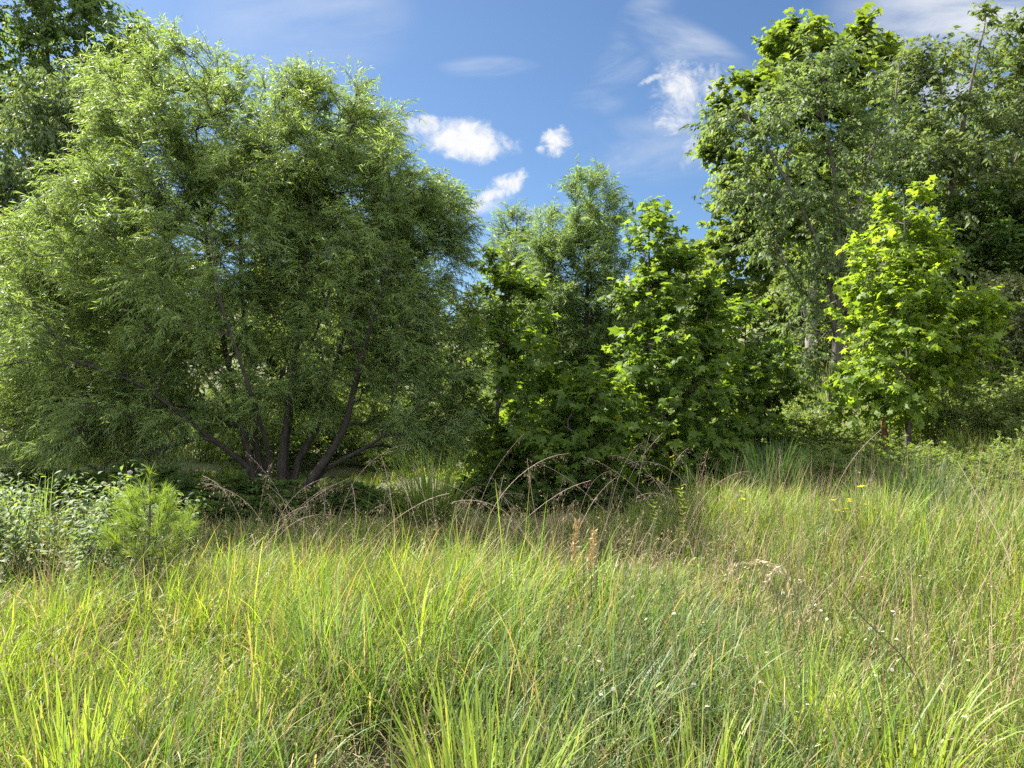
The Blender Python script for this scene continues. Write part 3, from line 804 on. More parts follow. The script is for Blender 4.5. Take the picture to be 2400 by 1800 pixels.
def red_trunk():
    """thin dead trunk with its red inner bark showing, under the bright sapling"""
    Y = 12.0; b = base_at(884, Y)
    rng = np.random.default_rng(5)
    root = empty('dead_trunk', b, 'thin dark dead trunk with a stripped reddish top, under the bright sapling', 'tree trunk')
    mb = MB(); pts = spline([b + [0, 0, -.1], b + [.03, 0, .25], P(886, 448, Y)], .06)
    tube(mb, pts, np.linspace(.075, .055, len(pts)), 8, (.1, .1, .1), rng, .06); mb.build('trunk', M_BARK, root, True)
    mb = MB(); pts = spline([P(886, 448, Y), P(885, 436, Y), P(884, 424, Y), P(885, 405, Y)], .05)
    tube(mb, pts, np.linspace(.052, .032, len(pts)), 8, (.1, .1, .1), rng, .08); mb.build('stripped_top', M_RED, root, True)


# ------------------------------------------------------------------ grasses and forbs
def blades(mb, rng, root, head, th0, th1, L, W, c0, c1, seg=5, twist=0.3, tipdry=0.0):
    """curved tapered blades: th0 lean at the foot, th1 extra lean at the tip"""
    n = len(root)
    s = np.linspace(0, 1, seg + 1)
    th = th0[:, None] + th1[:, None] * (((s[1:] + s[:-1]) / 2)[None] ** 1.7)
    dl = (L / seg)[:, None]
    hx = np.concatenate([np.zeros((n, 1)), np.cumsum(np.sin(th) * dl, 1)], 1)
    hz = np.concatenate([np.zeros((n, 1)), np.cumsum(np.cos(th) * dl, 1)], 1)
    ch, sh = np.cos(head)[:, None], np.sin(head)[:, None]
    p = np.stack([root[:, 0:1] + hx * ch, root[:, 1:2] + hx * sh, root[:, 2:3] + hz], -1)
    ta = head[:, None] + np.pi / 2 + twist * rng.normal(size=(n, 1)) + rng.normal(size=(n, 1)) * twist * 2 * s[None]
    side = np.stack([np.cos(ta), np.sin(ta), np.zeros_like(ta)], -1)
    wd = W[:, None] * np.clip(0.55 + 1.2 * s * (1 - s) * 2, 0, 1)[None] * np.where(s < .95, 1 - 0.55 * s ** 2, 0.08)[None] * .5
    v = np.stack([p - side * wd[..., None], p + side * wd[..., None]], 2)
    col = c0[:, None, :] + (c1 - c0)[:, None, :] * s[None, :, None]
    if tipdry > 0:      # withered brown tips on some blades
        m = rng.random(n) < tipdry; k = rng.uniform(.55, .95, n)
        w = (sstep(s[None], k[:, None] - .12, k[:, None] + .12) * m[:, None])[..., None]
        col = col * (1 - w) + lerp(rng, (.22, .16, .07), (.36, .29, .15), n)[:, None, :] * w
    tint = np.repeat(col[:, :, None, :], 2, 2).reshape(-1, 3)
    k = (seg + 1) * 2
    f = np.array([[2 * i, 2 * i + 1, 2 * i + 3, 2 * i + 2] for i in range(seg)])
    mb.add(v, (f[None] + (np.arange(n) * k)[:, None, None]).reshape(-1, 4), tint)


def lerp(rng, a, b, n, j=.12):
    a = np.array(a); b = np.array(b)
    return (a + (b - a) * rng.random((n, 1))) * (1 + j * rng.normal(size=(n, 1)))


def tuft_field(mb, rng, n_tuft, area, per, hgt, wid, kinds, seg=5, th0s=.30, th1=(.1, 1.5), tr=.045, hmod=True, thin=.62):
    """area: function giving (x, y) arrays"""
    x, y = area(n_tuft)
    gap = np.ones(len(x), bool)
    for gu, gy, gr in ((372, 2.75, .17), (648, 2.9, .16), (965, 2.65, .15), (230, 3.6, .14), (560, 4.3, .15), (120, 4.2, .16)):
        gap &= np.hypot(x - (gu - 512) / FPX * gy, (y - gy) * .6) > gr * 1.45
    x, y = x[gap], y[gap]
    pk = rng.random(len(x)) < thin + 0.75 + 0.75 * vnoise(x, y, 2.3, 14)
    x, y = x[pk], y[pk]
    k = rng.integers(int(per * .6), int(per * 1.4) + 1, len(x))
    ti = np.repeat(np.arange(len(x)), k); n = len(ti)
    hm = (1 + .45 * vnoise(x, y, 1.6, 3)) * rng.uniform(.6, 1.25, len(x)) if hmod else rng.uniform(.8, 1.2, len(x))
    hm = hm * (1 - .60 * sstep(y, 5.1, 6.2) * (1 - sstep(x, .6, 2.4)) * (y < 14))
    a = rng.uniform(0, 2 * np.pi, n); r = tr * np.sqrt(rng.random(n)) * rng.uniform(.5, 2, len(x))[ti]
    rx, ry = x[ti] + r * np.cos(a), y[ti] + r * np.sin(a)
    root = np.stack([rx, ry, ground(rx, ry) - .01], -1)
    head = a + rng.normal(size=n) * .6
    # wind: the meadow leans a little to one side
    sel = rng.random(n) < .35
    head = np.where(sel, .4 + rng.normal(size=n) * .7, head)
    t0 = np.abs(rng.normal(size=n)) * th0s; t1 = rng.uniform(th1[0], th1[1], n) * rng.random(n) ** .6
    L = rng.uniform(*hgt, n) * hm[ti]; W = rng.uniform(*wid, n)
    mixv = vnoise(x, y, 1.1, 9) + .7 * rng.normal(size=len(x)) * .6
    kk = np.digitize(mixv, [q[0] for q in kinds[1:]])[ti]
    c0 = np.zeros((n, 3)); c1 = np.zeros((n, 3))
    for i, (_, a0, b0, a1, b1) in enumerate(kinds):
        m = kk == i
        c0[m] = lerp(rng, a0, b0, m.sum()); c1[m] = lerp(rng, a1, b1, m.sum())
    age = (rng.uniform(.64, 1.14, len(x)) * (1 + .18 * vnoise(x, y, 3.1, 41)))[ti][:, None]      # older, darker tufts among fresh ones
    c0 *= age; c1 *= age
    dry = rng.random(n) < .09
    c0[dry] = lerp(rng, (.20, .16, .07), (.30, .25, .13), dry.sum()); c1[dry] = lerp(rng, (.22, .18, .09), (.34, .29, .16), dry.sum())
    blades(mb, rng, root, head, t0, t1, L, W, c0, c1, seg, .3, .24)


def wedge(rng, y0, y1, pad=1.3, k=.74):
    def f(n):
        Y = np.sqrt(rng.uniform(y0 ** 2, y1 ** 2, n)); X = rng.uniform(-1, 1, n) * (k * Y + pad)
        keep = ~((X < -2.75 + .25 * (Y - 5.4)) & (Y > 5.1) & (Y < 7) & (rng.random(n) < .6))
        return X[keep], Y[keep]
    return f


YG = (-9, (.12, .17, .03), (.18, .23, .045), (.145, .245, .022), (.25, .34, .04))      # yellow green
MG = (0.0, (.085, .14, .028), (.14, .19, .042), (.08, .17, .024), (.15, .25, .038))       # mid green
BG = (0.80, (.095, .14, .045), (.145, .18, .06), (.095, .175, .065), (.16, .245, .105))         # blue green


def meadow():
    rng = np.random.default_rng(101)
    mb = MB()
    K = [YG, MG, BG]
    tuft_field(mb, rng, 2000, wedge(rng, 1.0, 4.6), 24, (.20, .52), (.0036, .0072), K, 7, .45, (.2, 2.1), .06)
    tuft_field(mb, rng, 1150, wedge(rng, 1.0, 4.6), 6, (.33, .68), (.005, .009), K, 8, .32, (.1, 1.9), .05)
    tuft_field(mb, rng, 4300, wedge(rng, 4.2, 8.4), 20, (.20, .48), (.0045, .0085), K, 6, .42, (.2, 2.0), .06)
    tuft_field(mb, rng, 1200, wedge(rng, 4.2, 8.4), 6, (.32, .58), (.006, .010), K, 7, .28, (.1, 1.8), .05)
    tuft_field(mb, rng, 2600, wedge(rng, 1.2, 8.4), 16, (.10, .30), (.003, .006), K, 5, .5, (.2, 1.8), .08, thin=1.5)
    tuft_field(mb, rng, 2600, wedge(rng, 8.2, 13), 16, (.18, .45), (.006, .011), K, 5, .35, (.1, 1.7))
    tuft_field(mb, rng, 5500, wedge(rng, 12.5, 34, 4), 12, (.3, .65), (.012, .025), K, 3, tr=.12)
    tag(mb.build('meadow_grass', M_GRASS), 'knee-high yellow-green meadow grass with bluish patches', 'grass', kind='stuff')
    # thatch: pale dry blades lying low, and curled dead leaves caught in the grass
    mb = MB(); n = 26000
    x, y = wedge(rng, 1.0, 8.5)(n); n = len(x)
    root = np.stack([x, y, ground(x, y) + .01], -1)
    blades(mb, rng, root, rng.uniform(0, 6.28, n), rng.uniform(.4, 1.3, n), rng.uniform(.1, .7, n), rng.uniform(.12, .32, n), rng.uniform(.003, .006, n),
           lerp(rng, (.14, .11, .05), (.28, .23, .12), n), lerp(rng, (.17, .14, .06), (.36, .30, .17), n), 3)
    n = 11000
    x, y = wedge(rng, 1.0, 8.5)(n); n = len(x)
    root = np.stack([x, y, ground(x, y) + rng.uniform(.03, .34, n)], -1)
    blades(mb, rng, root, rng.uniform(0, 6.28, n), rng.uniform(.5, 1.3, n), rng.uniform(.6, 2.2, n), rng.uniform(.05, .17, n), rng.uniform(.002, .0045, n),
           lerp(rng, (.20, .15, .07), (.34, .27, .14), n), lerp(rng, (.24, .18, .09), (.42, .35, .20), n), 4, .7)
    tag(mb.build('dry_thatch', M_DRY), 'straw-coloured dead grass lying between the tufts', 'dry grass', kind='stuff')
    # stiff upright stalks, grey-brown and dark olive
    mb = MB(); n = 11500
    x, y = wedge(rng, 1.2, 8.6)(n)
    den = .20 + .46 * sstep(x, -.8, 2.6) - .4 * sstep(y, 5.8, 6.6) * (1 - sstep(x, 1, 2.6)) + .30 * vnoise(x, y, 1.3, 21)
    m = rng.random(len(x)) < den; x, y = x[m], y[m]; n = len(x)
    root = np.stack([x, y, ground(x, y) - .01], -1)
    dark = rng.random((n, 1)) < .42
    c = np.where(dark, lerp(rng, (.05, .065, .03), (.10, .11, .05), n), lerp(rng, (.15, .10, .07), (.30, .22, .14), n))
    blades(mb, rng, root, rng.uniform(-.6, 1.2, n) + np.pi * (rng.random(n) < .4), np.abs(rng.normal(size=n)) * .30, rng.uniform(0, .5, n), rng.uniform(.35, .80, n) * (1 + .2 * sstep(x, 1.0, 2.5)), rng.uniform(.0025, .0045, n), c, c * 1.1, 5, .6)
    # fine seed heads on wiry stems
    n = 800
    x, y = wedge(rng, 1.4, 6.2)(n); n = len(x)
    root = np.stack([x, y, ground(x, y)], -1); hd = rng.uniform(0, 6.28, n); t0 = np.abs(rng.normal(size=n)) * .28; t1 = rng.uniform(.1, 1.0, n); L = rng.uniform(.45, .85, n)
    c = lerp(rng, (.20, .16, .08), (.36, .29, .17), n); W = np.full(n, .0026)
    blades(mb, rng, root, hd, t0, t1, L, W, c * .8, c, 5, .3)
    q = 16; t = rng.uniform(.72, 1.02, (n, q)); th = t0[:, None] + t1[:, None] * t ** 1.7 * .45
    hx = L[:, None] * t * np.sin(th); hz = L[:, None] * t * np.cos(th)
    sp = np.stack([x[:, None] + hx * np.cos(hd)[:, None], y[:, None] + hx * np.sin(hd)[:, None], root[:, 2:3] + hz], -1) + rng.normal(size=(n, q, 3)) * .007
    dd = np.stack([np.sin(th) * np.cos(hd)[:, None], np.sin(th) * np.sin(hd)[:, None], np.cos(th)], -1) + rng.normal(size=(n, q, 3)) * .5
    put_leaves(mb, T_LANCE, sp.reshape(-1, 3), dd.reshape(-1, 3), rng.normal(size=(n * q, 3)), rng.uniform(.010, .022, n * q), .22, np.repeat(c, q, 0) * 1.1)
    tag(mb.build('dry_stalks', M_DRY), 'thin brown and olive dead stalks standing upright in the grass', 'dry stalks', kind='stuff')


def weeds():
    """low broad-leaved weeds growing between the grass tufts"""
    rng = np.random.default_rng(404); mb = MB()
    n = 900; x, y = wedge(rng, 1.1, 8.0)(n); k = rng.random(len(x)) < .5 + .6 * vnoise(x, y, 1.9, 33); x, y = x[k], y[k]; n = len(x)
    q = 14; H = rng.uniform(.12, .38, n)
    t = np.tile(np.linspace(.25, 1, q), (n, 1)); a = np.arange(q)[None] * 2.4 + rng.uniform(0, 6, (n, 1)); r = rng.uniform(.005, .03, (n, q))
    lean = rng.normal(size=(n, 2)) * .25
    p = np.stack([x[:, None] + lean[:, :1] * H[:, None] * t + r * np.cos(a), y[:, None] + lean[:, 1:] * H[:, None] * t + r * np.sin(a), ground(x, y)[:, None] + H[:, None] * t], -1)
    d = np.stack([np.cos(a), np.sin(a), rng.uniform(-.3, .7, (n, q))], -1)
    c = np.repeat(lerp(rng, (.08, .14, .03), (.17, .24, .05), n), q, 0)
    put_leaves(mb, T_OVAL, p.reshape(-1, 3), d.reshape(-1, 3), np.array([0, 0, 1.]) + rng.normal(size=(n * q, 3)) * .4, rng.uniform(.022, .055, n * q), rng.uniform(.28, .5, n * q), c, .3)
    root = np.stack([x, y, ground(x, y) - .01], -1)
    blades(mb, rng, root, np.arctan2(lean[:, 1], lean[:, 0]), np.hypot(*lean.T), np.zeros(n), H, np.full(n, .004), c[::q], c[::q], 3)
    tag(mb.build('meadow_weeds', M_FORB), 'low broad-leaved weeds mixed through the meadow grass', 'weeds', kind='stuff')


def tussock(x, y, label, n, hgt, wid, c0, c1, seed, th0s=.35, th1=(.2, 1.6), r=.10, group=None):
    rng = np.random.default_rng(seed); mb = MB()
    a = rng.uniform(0, 6.28, n); q = r * np.sqrt(rng.random(n))
    px, py = x + q * np.cos(a), y + q * np.sin(a)
    root = np.stack([px, py, ground(px, py) - .01], -1)
    blades(mb, rng, root, a + rng.normal(size=n) * .5, np.abs(rng.normal(size=n)) * th0s, rng.uniform(*th1, n) * rng.random(n) ** .6, rng.uniform(*hgt, n), rng.uniform(*wid, n),
           lerp(rng, c0[0], c0[1], n), lerp(rng, c1[0], c1[1], n), 8, .25)
    # origin at the foot
    o = mb.build('grass_tussock', M_GRASS)
    loc = np.array([x, y, float(ground(x, y))])
    me = o.data; co = np.empty(len(me.vertices) * 3, np.float32); me.vertices.foreach_get('co', co)
    co = (co.reshape(-1, 3) - loc.astype(np.float32)).ravel(); me.vertices.foreach_set('co', co); me.update()
    o.location = [float(t) for t in loc]
    return tag(o, label, 'grass clump', group or 'grass clumps')


def tussocks():
    dg = ((.035, .06, .022), (.055, .085, .032)); dt = ((.03, .065, .02), (.06, .105, .03))  # dark clump greens, lowered further to put shade into the blade colour
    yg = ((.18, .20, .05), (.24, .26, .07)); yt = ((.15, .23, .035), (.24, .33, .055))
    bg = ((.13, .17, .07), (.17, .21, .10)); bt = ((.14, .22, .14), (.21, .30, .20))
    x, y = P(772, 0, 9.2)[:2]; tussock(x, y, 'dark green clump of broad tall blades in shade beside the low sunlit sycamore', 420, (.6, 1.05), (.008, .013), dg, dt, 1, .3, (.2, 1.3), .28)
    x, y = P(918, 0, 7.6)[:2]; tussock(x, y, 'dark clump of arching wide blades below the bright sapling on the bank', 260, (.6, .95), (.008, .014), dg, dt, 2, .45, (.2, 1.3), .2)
    x, y = P(432, 0, 8.2)[:2]; tussock(x, y, 'tall green clump in the gap between the large willow and the young sycamore', 300, (.6, 1.05), (.008, .013), dg, yt, 3, .35, (.3, 1.5), .25)
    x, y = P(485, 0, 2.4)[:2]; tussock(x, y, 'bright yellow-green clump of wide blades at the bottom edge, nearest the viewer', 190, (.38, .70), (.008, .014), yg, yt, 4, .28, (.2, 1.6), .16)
    x, y = P(70, 0, 2.65)[:2]; tussock(x, y, 'bright green clump at the bottom corner of the meadow below the pine seedling', 110, (.4, .66), (.005, .009), yg, yt, 5, .3, (.2, 1.4), .15)
    x, y = P(612, 0, 3.2)[:2]; tussock(x, y, 'silvery blue-green clump with drooping blades in the middle of the meadow', 120, (.35, .6), (.005, .009), bg, bt, 6, .35, (.4, 1.8), .16)
    x, y = P(330, 0, 3.6)[:2]; tussock(x, y, 'bluish green upright clump in front of the large willow', 170, (.45, .72), (.004, .007), ((.10, .15, .05), (.14, .18, .07)), ((.10, .18, .07), (.16, .25, .11)), 7, .25, (.1, 1.0), .14)
    x, y = P(810, 0, 3.3)[:2]; tussock(x, y, 'fresh green rounded clump low in the sunny side of the meadow', 240, (.35, .6), (.004, .007), yg, yt, 8, .4, (.5, 1.7), .18)
    x, y = P(905, 0, 2.75)[:2]; tussock(x, y, 'green clump with a few wide long blades in the near sunny corner', 130, (.4, .7), (.006, .011), yg, yt, 9, .35, (.3, 1.6), .15)
    x, y = P(700, 0, 2.6)[:2]; tussock(x, y, 'mixed green clump near the viewer between the bright clump and the corner', 130, (.4, .66), (.005, .009), yg, yt, 10, .35, (.3, 1.6), .15)
    x, y = P(880, 0, 6.6)[:2]; tussock(x, y, 'pale green feathery clump in front of the dark arching clump on the bank', 240, (.5, .85), (.005, .008), yg, yt, 12, .4, (.4, 1.7), .2)
    x, y = P(15, 0, 6.3)[:2]; tussock(x, y, 'broad pale blades rising among the leafy plants at the picture edge', 80, (.6, .95), (.008, .013), bg, ((.10, .16, .06), (.15, .22, .09)), 13, .2, (.1, 1.2), .3)


def arching_stems():
    """dry grass stems that bow over, with drooping seed heads"""
    rng = np.random.default_rng(300)
    protos = []
    lab = 'thin dry grass stem leaning or arching, with a small pinkish-brown seed head'
    for k in range(9):
        root = empty('arching_grass_stem', (0, 0, -300), lab, 'grass stem', 'arching seed stems in front of the thicket')
        L = (1.1, 1.3, .95, 1.45, 1.2, 1.0, 1.35, 1.15, .85)[k]; n = 16
        s = np.linspace(0, 1, n); th = (.1, .35, .6, .2, .5, .05, .75, .15, .3)[k] + (1.3, .5, .25, 1.5, .9, .3, .5, 1.75, .7)[k] * s ** (1.5, 2.2, 1.2, 1.8, 1.4, 2.5, 1.6, 1.3, 2)[k] + .04 * np.sin(s * 9 + k)
        dl = L / (n - 1)
        p = np.stack([np.concatenate([[0], np.cumsum(np.sin(th[:-1]) * dl)]), .05 * np.sin(s * 3 + k), -300 + np.concatenate([[0], np.cumsum(np.cos(th[:-1]) * dl)])], -1)
        mb = MB(); tube(mb, p, np.linspace(.0028, .0015, n), 4, (.34, .27, .20)); mb.build('stem', M_DRY, root)
        mb = MB(); mseed = (60, 24, 14, 70, 30, 16, 20, 55, 24)[k]
        t = rng.uniform(.70, 1, mseed); i = (t * (n - 1)).astype(int); base = p[i] + (p[np.minimum(i + 1, n - 1)] - p[i]) * (t * (n - 1) - i)[:, None]
        off = np.stack([rng.normal(size=mseed) * .018, rng.normal(size=mseed) * .022, -np.abs(rng.normal(size=mseed)) * .035], -1)
        put_leaves(mb, T_LANCE, base + off * .8, norm(off + [0.01, 0, -.02]), rng.normal(size=(mseed, 3)), rng.uniform(.010, .022, mseed), .28,
                   lerp(rng, (.26, .20, .15), (.40, .31, .23), mseed))
        nb = 14
        for q in range(nb):
            j = rng.integers(mseed); tube(mb, np.array([base[j], base[j] + off[j] * 1.6 + rng.normal(size=3) * .006]), [.0009, .0006], 3, (.2, .13, .1))
        mb.build('seed_head', M_DRY, root)
        protos.append([root, False])
    spots = [(rng.uniform(-2.5, .4), rng.uniform(5.6, 7.4)) for _ in range(48)] + [(rng.uniform(.2, 3.2), rng.uniform(6.4, 8.6)) for _ in range(22)]
    for x, y in spots:
        k = int(rng.integers(9)); loc = (x, y, float(ground(x, y)))
        rz = rng.normal() * .8 + (np.pi if rng.random() < .45 else 0); s = rng.uniform(.7, 1.05)
        if not protos[k][1]:
            o = protos[k][0]; protos[k][1] = True; o.location = loc; o.rotation_euler = (0, 0, rz); o.scale = (s, s, s)
        else:
            copy_tree(protos[k][0], loc, rz, s)


def single_stalk(name, label, pts, r, col, mat=None, plume=0, pcol=None, seed=1, cat='grass stalk'):
    rng = np.random.default_rng(seed)
    base = np.array(pts[0], float); root = empty(name, base, label, cat)
    p = spline(pts, .08); mb = MB(); tube(mb, p, np.linspace(r, r * .4, len(p)), 5, col); mb.build('stem', mat or M_DRY, root)
    if plume:
        mb = MB(); t = rng.uniform(.68, 1, plume); i = np.minimum((t * (len(p) - 1)).astype(int), len(p) - 2)
        b = p[i] + (p[i + 1] - p[i]) * (t * (len(p) - 1) - i)[:, None]
        d = norm(norm(p[i + 1] - p[i]) + rng.normal(size=(plume, 3)) * .45)
        put_leaves(mb, T_LANCE, b + rng.normal(size=(plume, 3)) * .008, d, rng.normal(size=(plume, 3)), rng.uniform(.02, .045, plume), .2, lerp(rng, pcol[0], pcol[1], plume))
        mb.build('seed_head', mat or M_DRY, root)
    return root


def foot(u, Y, dz=0.0):
    x = (u - 512) / FPX * Y
    return np.array([x, Y, float(ground(x, Y)) + dz])


def stalks():
    tan = (.30, .24, .15)
    single_stalk('leaning_stalk', 'long pale bare stalk leaning across the bank at the sunny edge', [foot(1032, 4.6), P(1010, 560, 4.8), P(985, 510, 5.0), P(958, 462, 5.2)], .006, tan, seed=1)
    single_stalk('leaning_stalk', 'long dark stem slanting through the grass over the fresh rounded clump', [foot(940, 2.9), P(918, 680, 3.0), P(860, 615, 3.1), P(828, 575, 3.2)], .0045, (.10, .075, .05), seed=2)
    single_stalk('leaning_stalk', 'short pale broken stalk standing on the bank near the arching dark clump', [foot(978, 5.6), P(977, 530, 5.6), P(979, 495, 5.6)], .007, tan, seed=3)
    rust = ((.30, .21, .09), (.46, .34, .16))
    for u, v, w, t in ((575, 522, .0, 'taller'), (592, 532, .1, 'shorter')):
        single_stalk('seed_stalk', f'{t} of the two upright tan seed heads in the middle of the meadow', [foot(u - 6, 4.3), P(u - 4, 590, 4.3), P(u + 2, v, 4.3)], .003, (.24, .17, .08), None, 170, rust, 4 + u, 'seed head')
    pale = ((.32, .27, .16), (.46, .40, .27))
    single_stalk('seed_plume', 'pale feathery seed plume bowed sideways, higher of the two in the sunny meadow', [foot(718, 4.0), P(722, 585, 4.0), P(735, 565, 4.0), P(760, 561, 4.0), P(776, 568, 4.0)], .002, tan, None, 90, pale, 7, 'seed plume')
    single_stalk('seed_plume', 'pale feathery seed plume hooked over, lower of the two in the sunny meadow', [foot(786, 3.9), P(792, 600, 3.9), P(782, 570, 3.9), P(772, 573, 3.9), P(764, 586, 3.9)], .002, tan, None, 60, pale, 8, 'seed plume')
    for i, (u, v0) in enumerate(((858, 410), (948, 425), (954, 425))):
        pass


def pine():
    Y = 5.4; b = base_at(146, Y); rng = np.random.default_rng(9)
    root = empty('pine_seedling', b, 'small bright green pine seedling with soft long needles, beside the leafy plants', 'pine')
    top = P(150, 474, Y)
    tr = spline([b + [0, 0, -.03], b + [.0, 0, .3], (b + top) / 2 + [.01, 0, .05], top], .04)
    mb = MB(); tube(mb, tr, np.linspace(.017, .005, len(tr)), 7, (.1, .1, .1)); mb.build('trunk', M_BARK, root, True)
    H = top[2] - b[2]
    nd = MB(); bm = MB(); P0, D0 = [], []
    for h, nb, L in ((.34, 5, .30), (.45, 6, .33), (.56, 6, .29), (.67, 5, .24), (.79, 4, .15)):
        for k in range(nb):
            a = k / nb * 6.28 + rng.uniform(-.3, .3) + h * 7; l = L * .85 * rng.uniform(.65, 1.15)
            o = tr[min(len(tr) - 1, int(h * len(tr)))]
            e = o + np.array([np.cos(a) * l, np.sin(a) * l, l * rng.uniform(.45, 1.0)])
            c = o + np.array([np.cos(a) * l * .55, np.sin(a) * l * .55, l * .12])
            pts = spline([o, c, e], .03); tube(bm, pts, np.linspace(.006, .0025, len(pts)), 4, (.1, .1, .1))
            tg = norm(np.gradient(pts, axis=0)); sel = np.arange(int(len(pts) * .3), len(pts))
            for _ in range(19): P0.append(pts[sel]); D0.append(tg[sel])
            for side in (-1, 1):
                o2 = pts[int(len(pts) * .55)]; l2 = l * .4
                e2 = o2 + np.array([np.cos(a + side * .7) * l2, np.sin(a + side * .7) * l2, l2 * .55]); p2 = np.linspace(o2, e2, 6)
                tube(bm, p2, np.linspace(.004, .002, 6), 4, (.1, .1, .1))
                for _ in range(17): P0.append(p2[2:]); D0.append(np.repeat(norm(e2 - o2)[None], 4, 0))
    s = int(len(tr) * .8)
    for _ in range(22): P0.append(tr[s:]); D0.append(norm(np.gradient(tr, axis=0))[s:])
    P0 = np.concatenate(P0); D0 = np.concatenate(D0); n = len(P0)
    P0 = P0 + D0 * rng.uniform(-.02, .02, (n, 1))
    d = norm(D0 * .9 + rng.normal(size=(n, 3)) * .55 + [0, 0, .15])
    put_leaves(nd, T_LANCE, P0, d, rng.normal(size=(n, 3)), rng.uniform(.06, .11, n), .030, lerp(rng, (.11, .175, .028), (.19, .27, .045), n), .08)
    bm.build('branches', M_BARK, root); nd.build('needles', M_NEEDLE, root)


def forbs():
    """leafy milkweed-like plants beside the pine"""
    rng = np.random.default_rng(12)
    protos = []
    for k in range(5):
        flower = k in (1, 3)
        root = empty('leafy_plant', (0, 0, -300), 'x', 'wild plant', 'leafy plants beside the pine seedling')
        H = (.92, 1.0, .8, 1.06, .7)[k]
        p = spline([(0, 0, -300.02), (.02, .01, -300 + H * .5), (.05 * (k - 2), .03, -300 + H)], .04)
        mb = MB(); tube(mb, p, np.linspace(.0055, .0025, len(p)), 5, (.07, .075, .035)); mb.build('stem', M_FORB, root)
        mb = MB(); hs = np.arange(.12, H, .05); n = len(hs) * 2
        i = np.minimum((hs / H * (len(p) - 1)).astype(int), len(p) - 1); bp = np.repeat(p[i], 2, 0)
        a = np.repeat(np.arange(len(hs)) * 1.57 + rng.normal(size=len(hs)) * .25, 2) + np.tile([0, np.pi], len(hs)) + rng.normal(size=n) * .15
        d = np.stack([np.cos(a), np.sin(a), rng.uniform(-.35, .35, n)], -1)
        sz = np.repeat(np.clip(1.15 - np.abs(hs / H - .5) * .9, .5, 1.1), 2)
        put_leaves(mb, T_OVAL, bp, d, np.array([0, 0, 1.]) + rng.normal(size=(n, 3)) * .25, .115 * sz * rng.uniform(.8, 1.15, n), .46, lerp(rng, (.08, .13, .045), (.14, .19, .075), n), .3)
        # short side shoots
        m = 70; j = rng.integers(len(p) // 3, len(p), m); a = rng.uniform(0, 6.28, m); r = rng.uniform(.04, .16, m)
        bp = p[j] + np.stack([np.cos(a) * r, np.sin(a) * r, rng.uniform(0, .06, m)], -1)
        a2 = a + rng.normal(size=m) * .8
        put_leaves(mb, T_OVAL, bp, np.stack([np.cos(a2), np.sin(a2), rng.uniform(-.5, .3, m)], -1), np.array([0, 0, 1.]) + rng.normal(size=(m, 3)) * .3, .07 * rng.uniform(.7, 1.2, m), .42, lerp(rng, (.08, .13, .045), (.14, .19, .075), m), .3)
        mb.build('foliage', M_FORB, root)
        if flower:
            mb = MB(); m = 130; d = norm(rng.normal(size=(m, 3))); c = p[-1] + [0, 0, .02]
            col = ((.28, .27, .26), (.40, .38, .37)) if k == 1 else ((.26, .14, .16), (.38, .22, .24))
            put_leaves(mb, T_LANCE, c + d * .008, d, rng.normal(size=(m, 3)), rng.uniform(.014, .026, m), .35, lerp(rng, *col, m)); mb.build('flower_head', M_PETAL, root)
        protos.append([root, False])
    LB = {False: 'leafy green plant with paired oval leaves in the patch beside the pine seedling', 1: 'leafy plant topped by a round greyish flower head, beside the pine seedling', 3: 'leafy plant topped by a dull pink flower head, beside the pine seedling'}
    spots = [(rng.uniform(-5.0, -2.95), rng.uniform(5.3, 7.0)) for _ in range(84)]
    for x, y in spots:
        k = int(rng.choice(5, p=(.31, .06, .30, .03, .30)))
        loc = (x, y, float(ground(x, y))); rz = rng.uniform(0, 6.28); s = rng.uniform(.75, 1.08)
        s *= .9 if y > 5.8 else .8
        if not protos[k][1]:
            o = protos[k][0]; protos[k][1] = True; o.location = loc; o.rotation_euler = (0, 0, rz); o.scale = (s, s, s); o['label'] = LB[k if k in LB and k else False]
        else:
            copy_tree(protos[k][0], loc, rz, s, tilt=(rng.normal() * .08, rng.normal() * .08))
    for q in protos:
        if not q[1]:
            q[0].location = (-3.6, 6.0, 0)
            q[0]['label'] = LB[False]


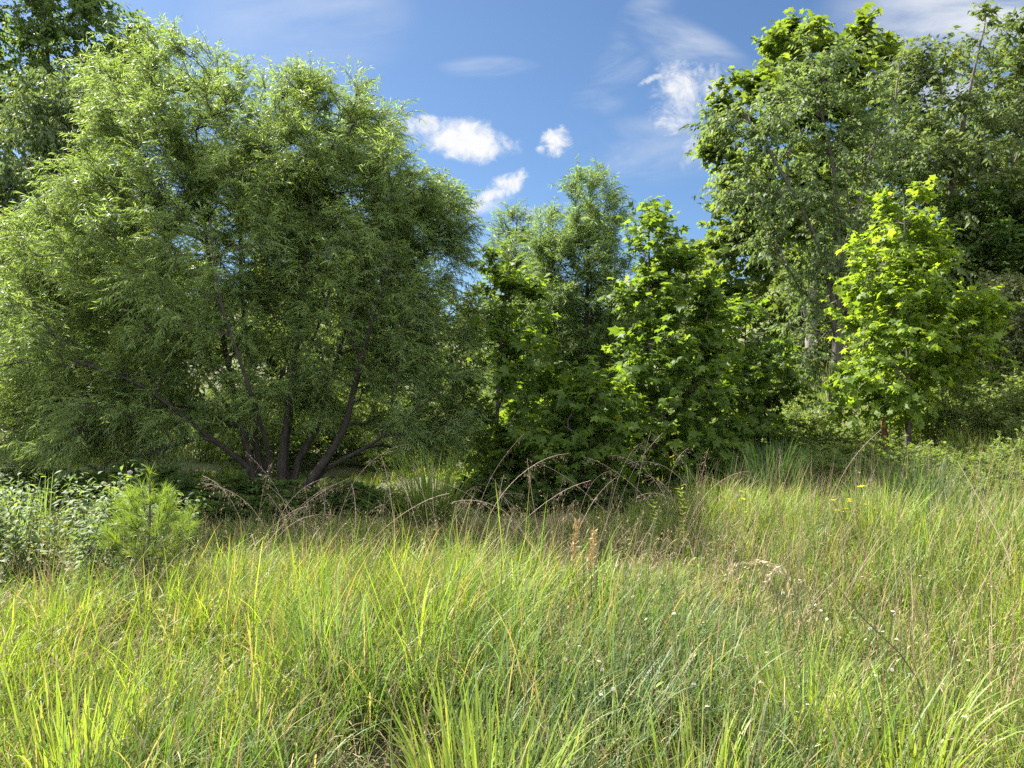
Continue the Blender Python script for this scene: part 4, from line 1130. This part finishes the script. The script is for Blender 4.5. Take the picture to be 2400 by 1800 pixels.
def small_forbs():
    """upright leafy stalks, yellow flowers and white daisies in the open meadow"""
    rng = np.random.default_rng(31)

    def leafy(u, v, Y, label, col, n=26, ln=.06):
        b = foot(u, Y); t = P(u, v, Y); H = t[2] - b[2]
        root = empty('leafy_stalk', b, label, 'wild plant', 'leafy stalks in the meadow')
        p = spline([b, (b + t) / 2 + [.01, 0, 0], t], .03); mb = MB(); tube(mb, p, np.linspace(.004, .002, len(p)), 5, (.08, .10, .04)); mb.build('stem', M_FORB, root)
        mb = MB(); j = (np.linspace(.3, 1, n) * (len(p) - 1)).astype(int); a = np.arange(n) * 2.4
        put_leaves(mb, T_OVAL, p[j], np.stack([np.cos(a), np.sin(a), rng.uniform(.2, .9, n)], -1), np.array([0, 0, 1.]) + rng.normal(size=(n, 3)) * .2, ln * rng.uniform(.7, 1.1, n), .42, lerp(rng, *col, n), .2)
        mb.build('foliage', M_FORB, root)
    g = ((.09, .14, .025), (.15, .20, .04)); y = ((.17, .21, .03), (.24, .28, .05))
    leafy(654, 500, 6.3, 'dark green leafy stalk, shorter of a pair at the edge of the shade', g, 34, .06)
    leafy(681, 486, 6.4, 'bright leafy stalk, taller of a pair at the edge of the shade', y, 40, .06)
    leafy(745, 490, 6.8, 'yellow-green leafy stalk with a few large leaves before the dark grass clump', y, 16, .075)
    leafy(590, 548, 4.6, 'light green leafy stalk among grass beside the tan seed heads', g, 26, .06)
    leafy(369, 540, 5.4, 'light green leafy stalk at the foot of the large willow', g, 26, .05)
    b = foot(852, 6.8)
    root = empty('yellow_flower', b, 'small clump of yellow flowers on the bank below the grey trunk', 'flower')
    mb = MB(); st = MB()
    for k in range(9):
        t = P(852 + rng.normal() * 11, 500 + rng.normal() * 8, 6.8 + rng.normal() * .1); tube(st, np.array([b, (b + t) / 2 + [0, 0, .08], t]), [.003, .002, .0015], 4, (.09, .12, .03))
        a = np.arange(9) * .7; put_leaves(mb, T_LANCE, np.repeat(t[None], 9, 0), np.stack([np.cos(a), np.sin(a), .4 + 0 * a], -1), np.tile([0, 0, 1.], (9, 1)), .035, .5, lerp(rng, (.55, .45, .02), (.7, .6, .04), 9), .2)
    st.build('stem', M_FORB, root); mb.build('blossom', M_PETAL, root)
    # white daisies: three prototypes, copied
    protos = []
    for k in range(3):
        root = empty('white_flower', (0, 0, -300), 'thin stalk with tiny white daisy flowers among the meadow grass', 'flower', 'white daisies in the meadow')
        st = MB(); H = (.5, .56, .46)[k]
        for q in range(2 + k):
            t = np.array([rng.normal() * .05, rng.normal() * .05, -300 + H + rng.normal() * .03]); tube(st, np.array([[0, 0, -300], [t[0] * .3, t[1] * .3, -300 + H * .6], t]), [.002, .0015, .001], 4, (.10, .14, .05))
            pe, ce = MB(), MB()
            a = np.arange(14) / 14 * 6.28; nn = norm(rng.normal(size=3) * .7 + [0, 0, 1]); x = norm(np.cross(nn, [1., .2, 0])); yv = np.cross(nn, x)
            put_leaves(pe, T_LANCE, np.repeat(t[None], 14, 0), np.cos(a)[:, None] * x + np.sin(a)[:, None] * yv, np.repeat(nn[None], 14, 0), .0085, .38, np.full((14, 3), .62), .05)
            put_leaves(ce, T_OVAL, np.repeat(t[None], 4, 0) + nn * .001, np.cos(a[::4])[:, None] * x + np.sin(a[::4])[:, None] * yv, np.repeat(nn[None], 4, 0), .004, 1.2, np.tile([.50, .40, .08], (4, 1)), 0)
            po = pe.build('flower_head', M_PETAL, root); co = ce.build('flower_centre', M_PETAL, root); co.parent = po
        st.build('stem', M_FORB, root)
        protos.append([root, False])
    pts = [(rng.uniform(.1, 1.0), rng.uniform(.2, 1)) for _ in range(22)]
    for q, t in pts:
        Y = 1.9 + 2.6 * t; x = q * (.70 * Y); k = int(rng.integers(3)); loc = (x, Y, float(ground(x, Y))); rz = rng.uniform(0, 6.28); s = rng.uniform(.85, 1.15)
        if not protos[k][1]:
            o = protos[k][0]; protos[k][1] = True; o.location = loc; o.rotation_euler = (0, 0, rz)
        else:
            copy_tree(protos[k][0], loc, rz, s)


big_willow()
centre_willows()
sycamores()
back_right_trees()
back_left_trees()
background_trees()
undergrowth()
red_trunk()
meadow()
weeds()
tussocks()
arching_stems()
stalks()
pine()
forbs()
small_forbs()
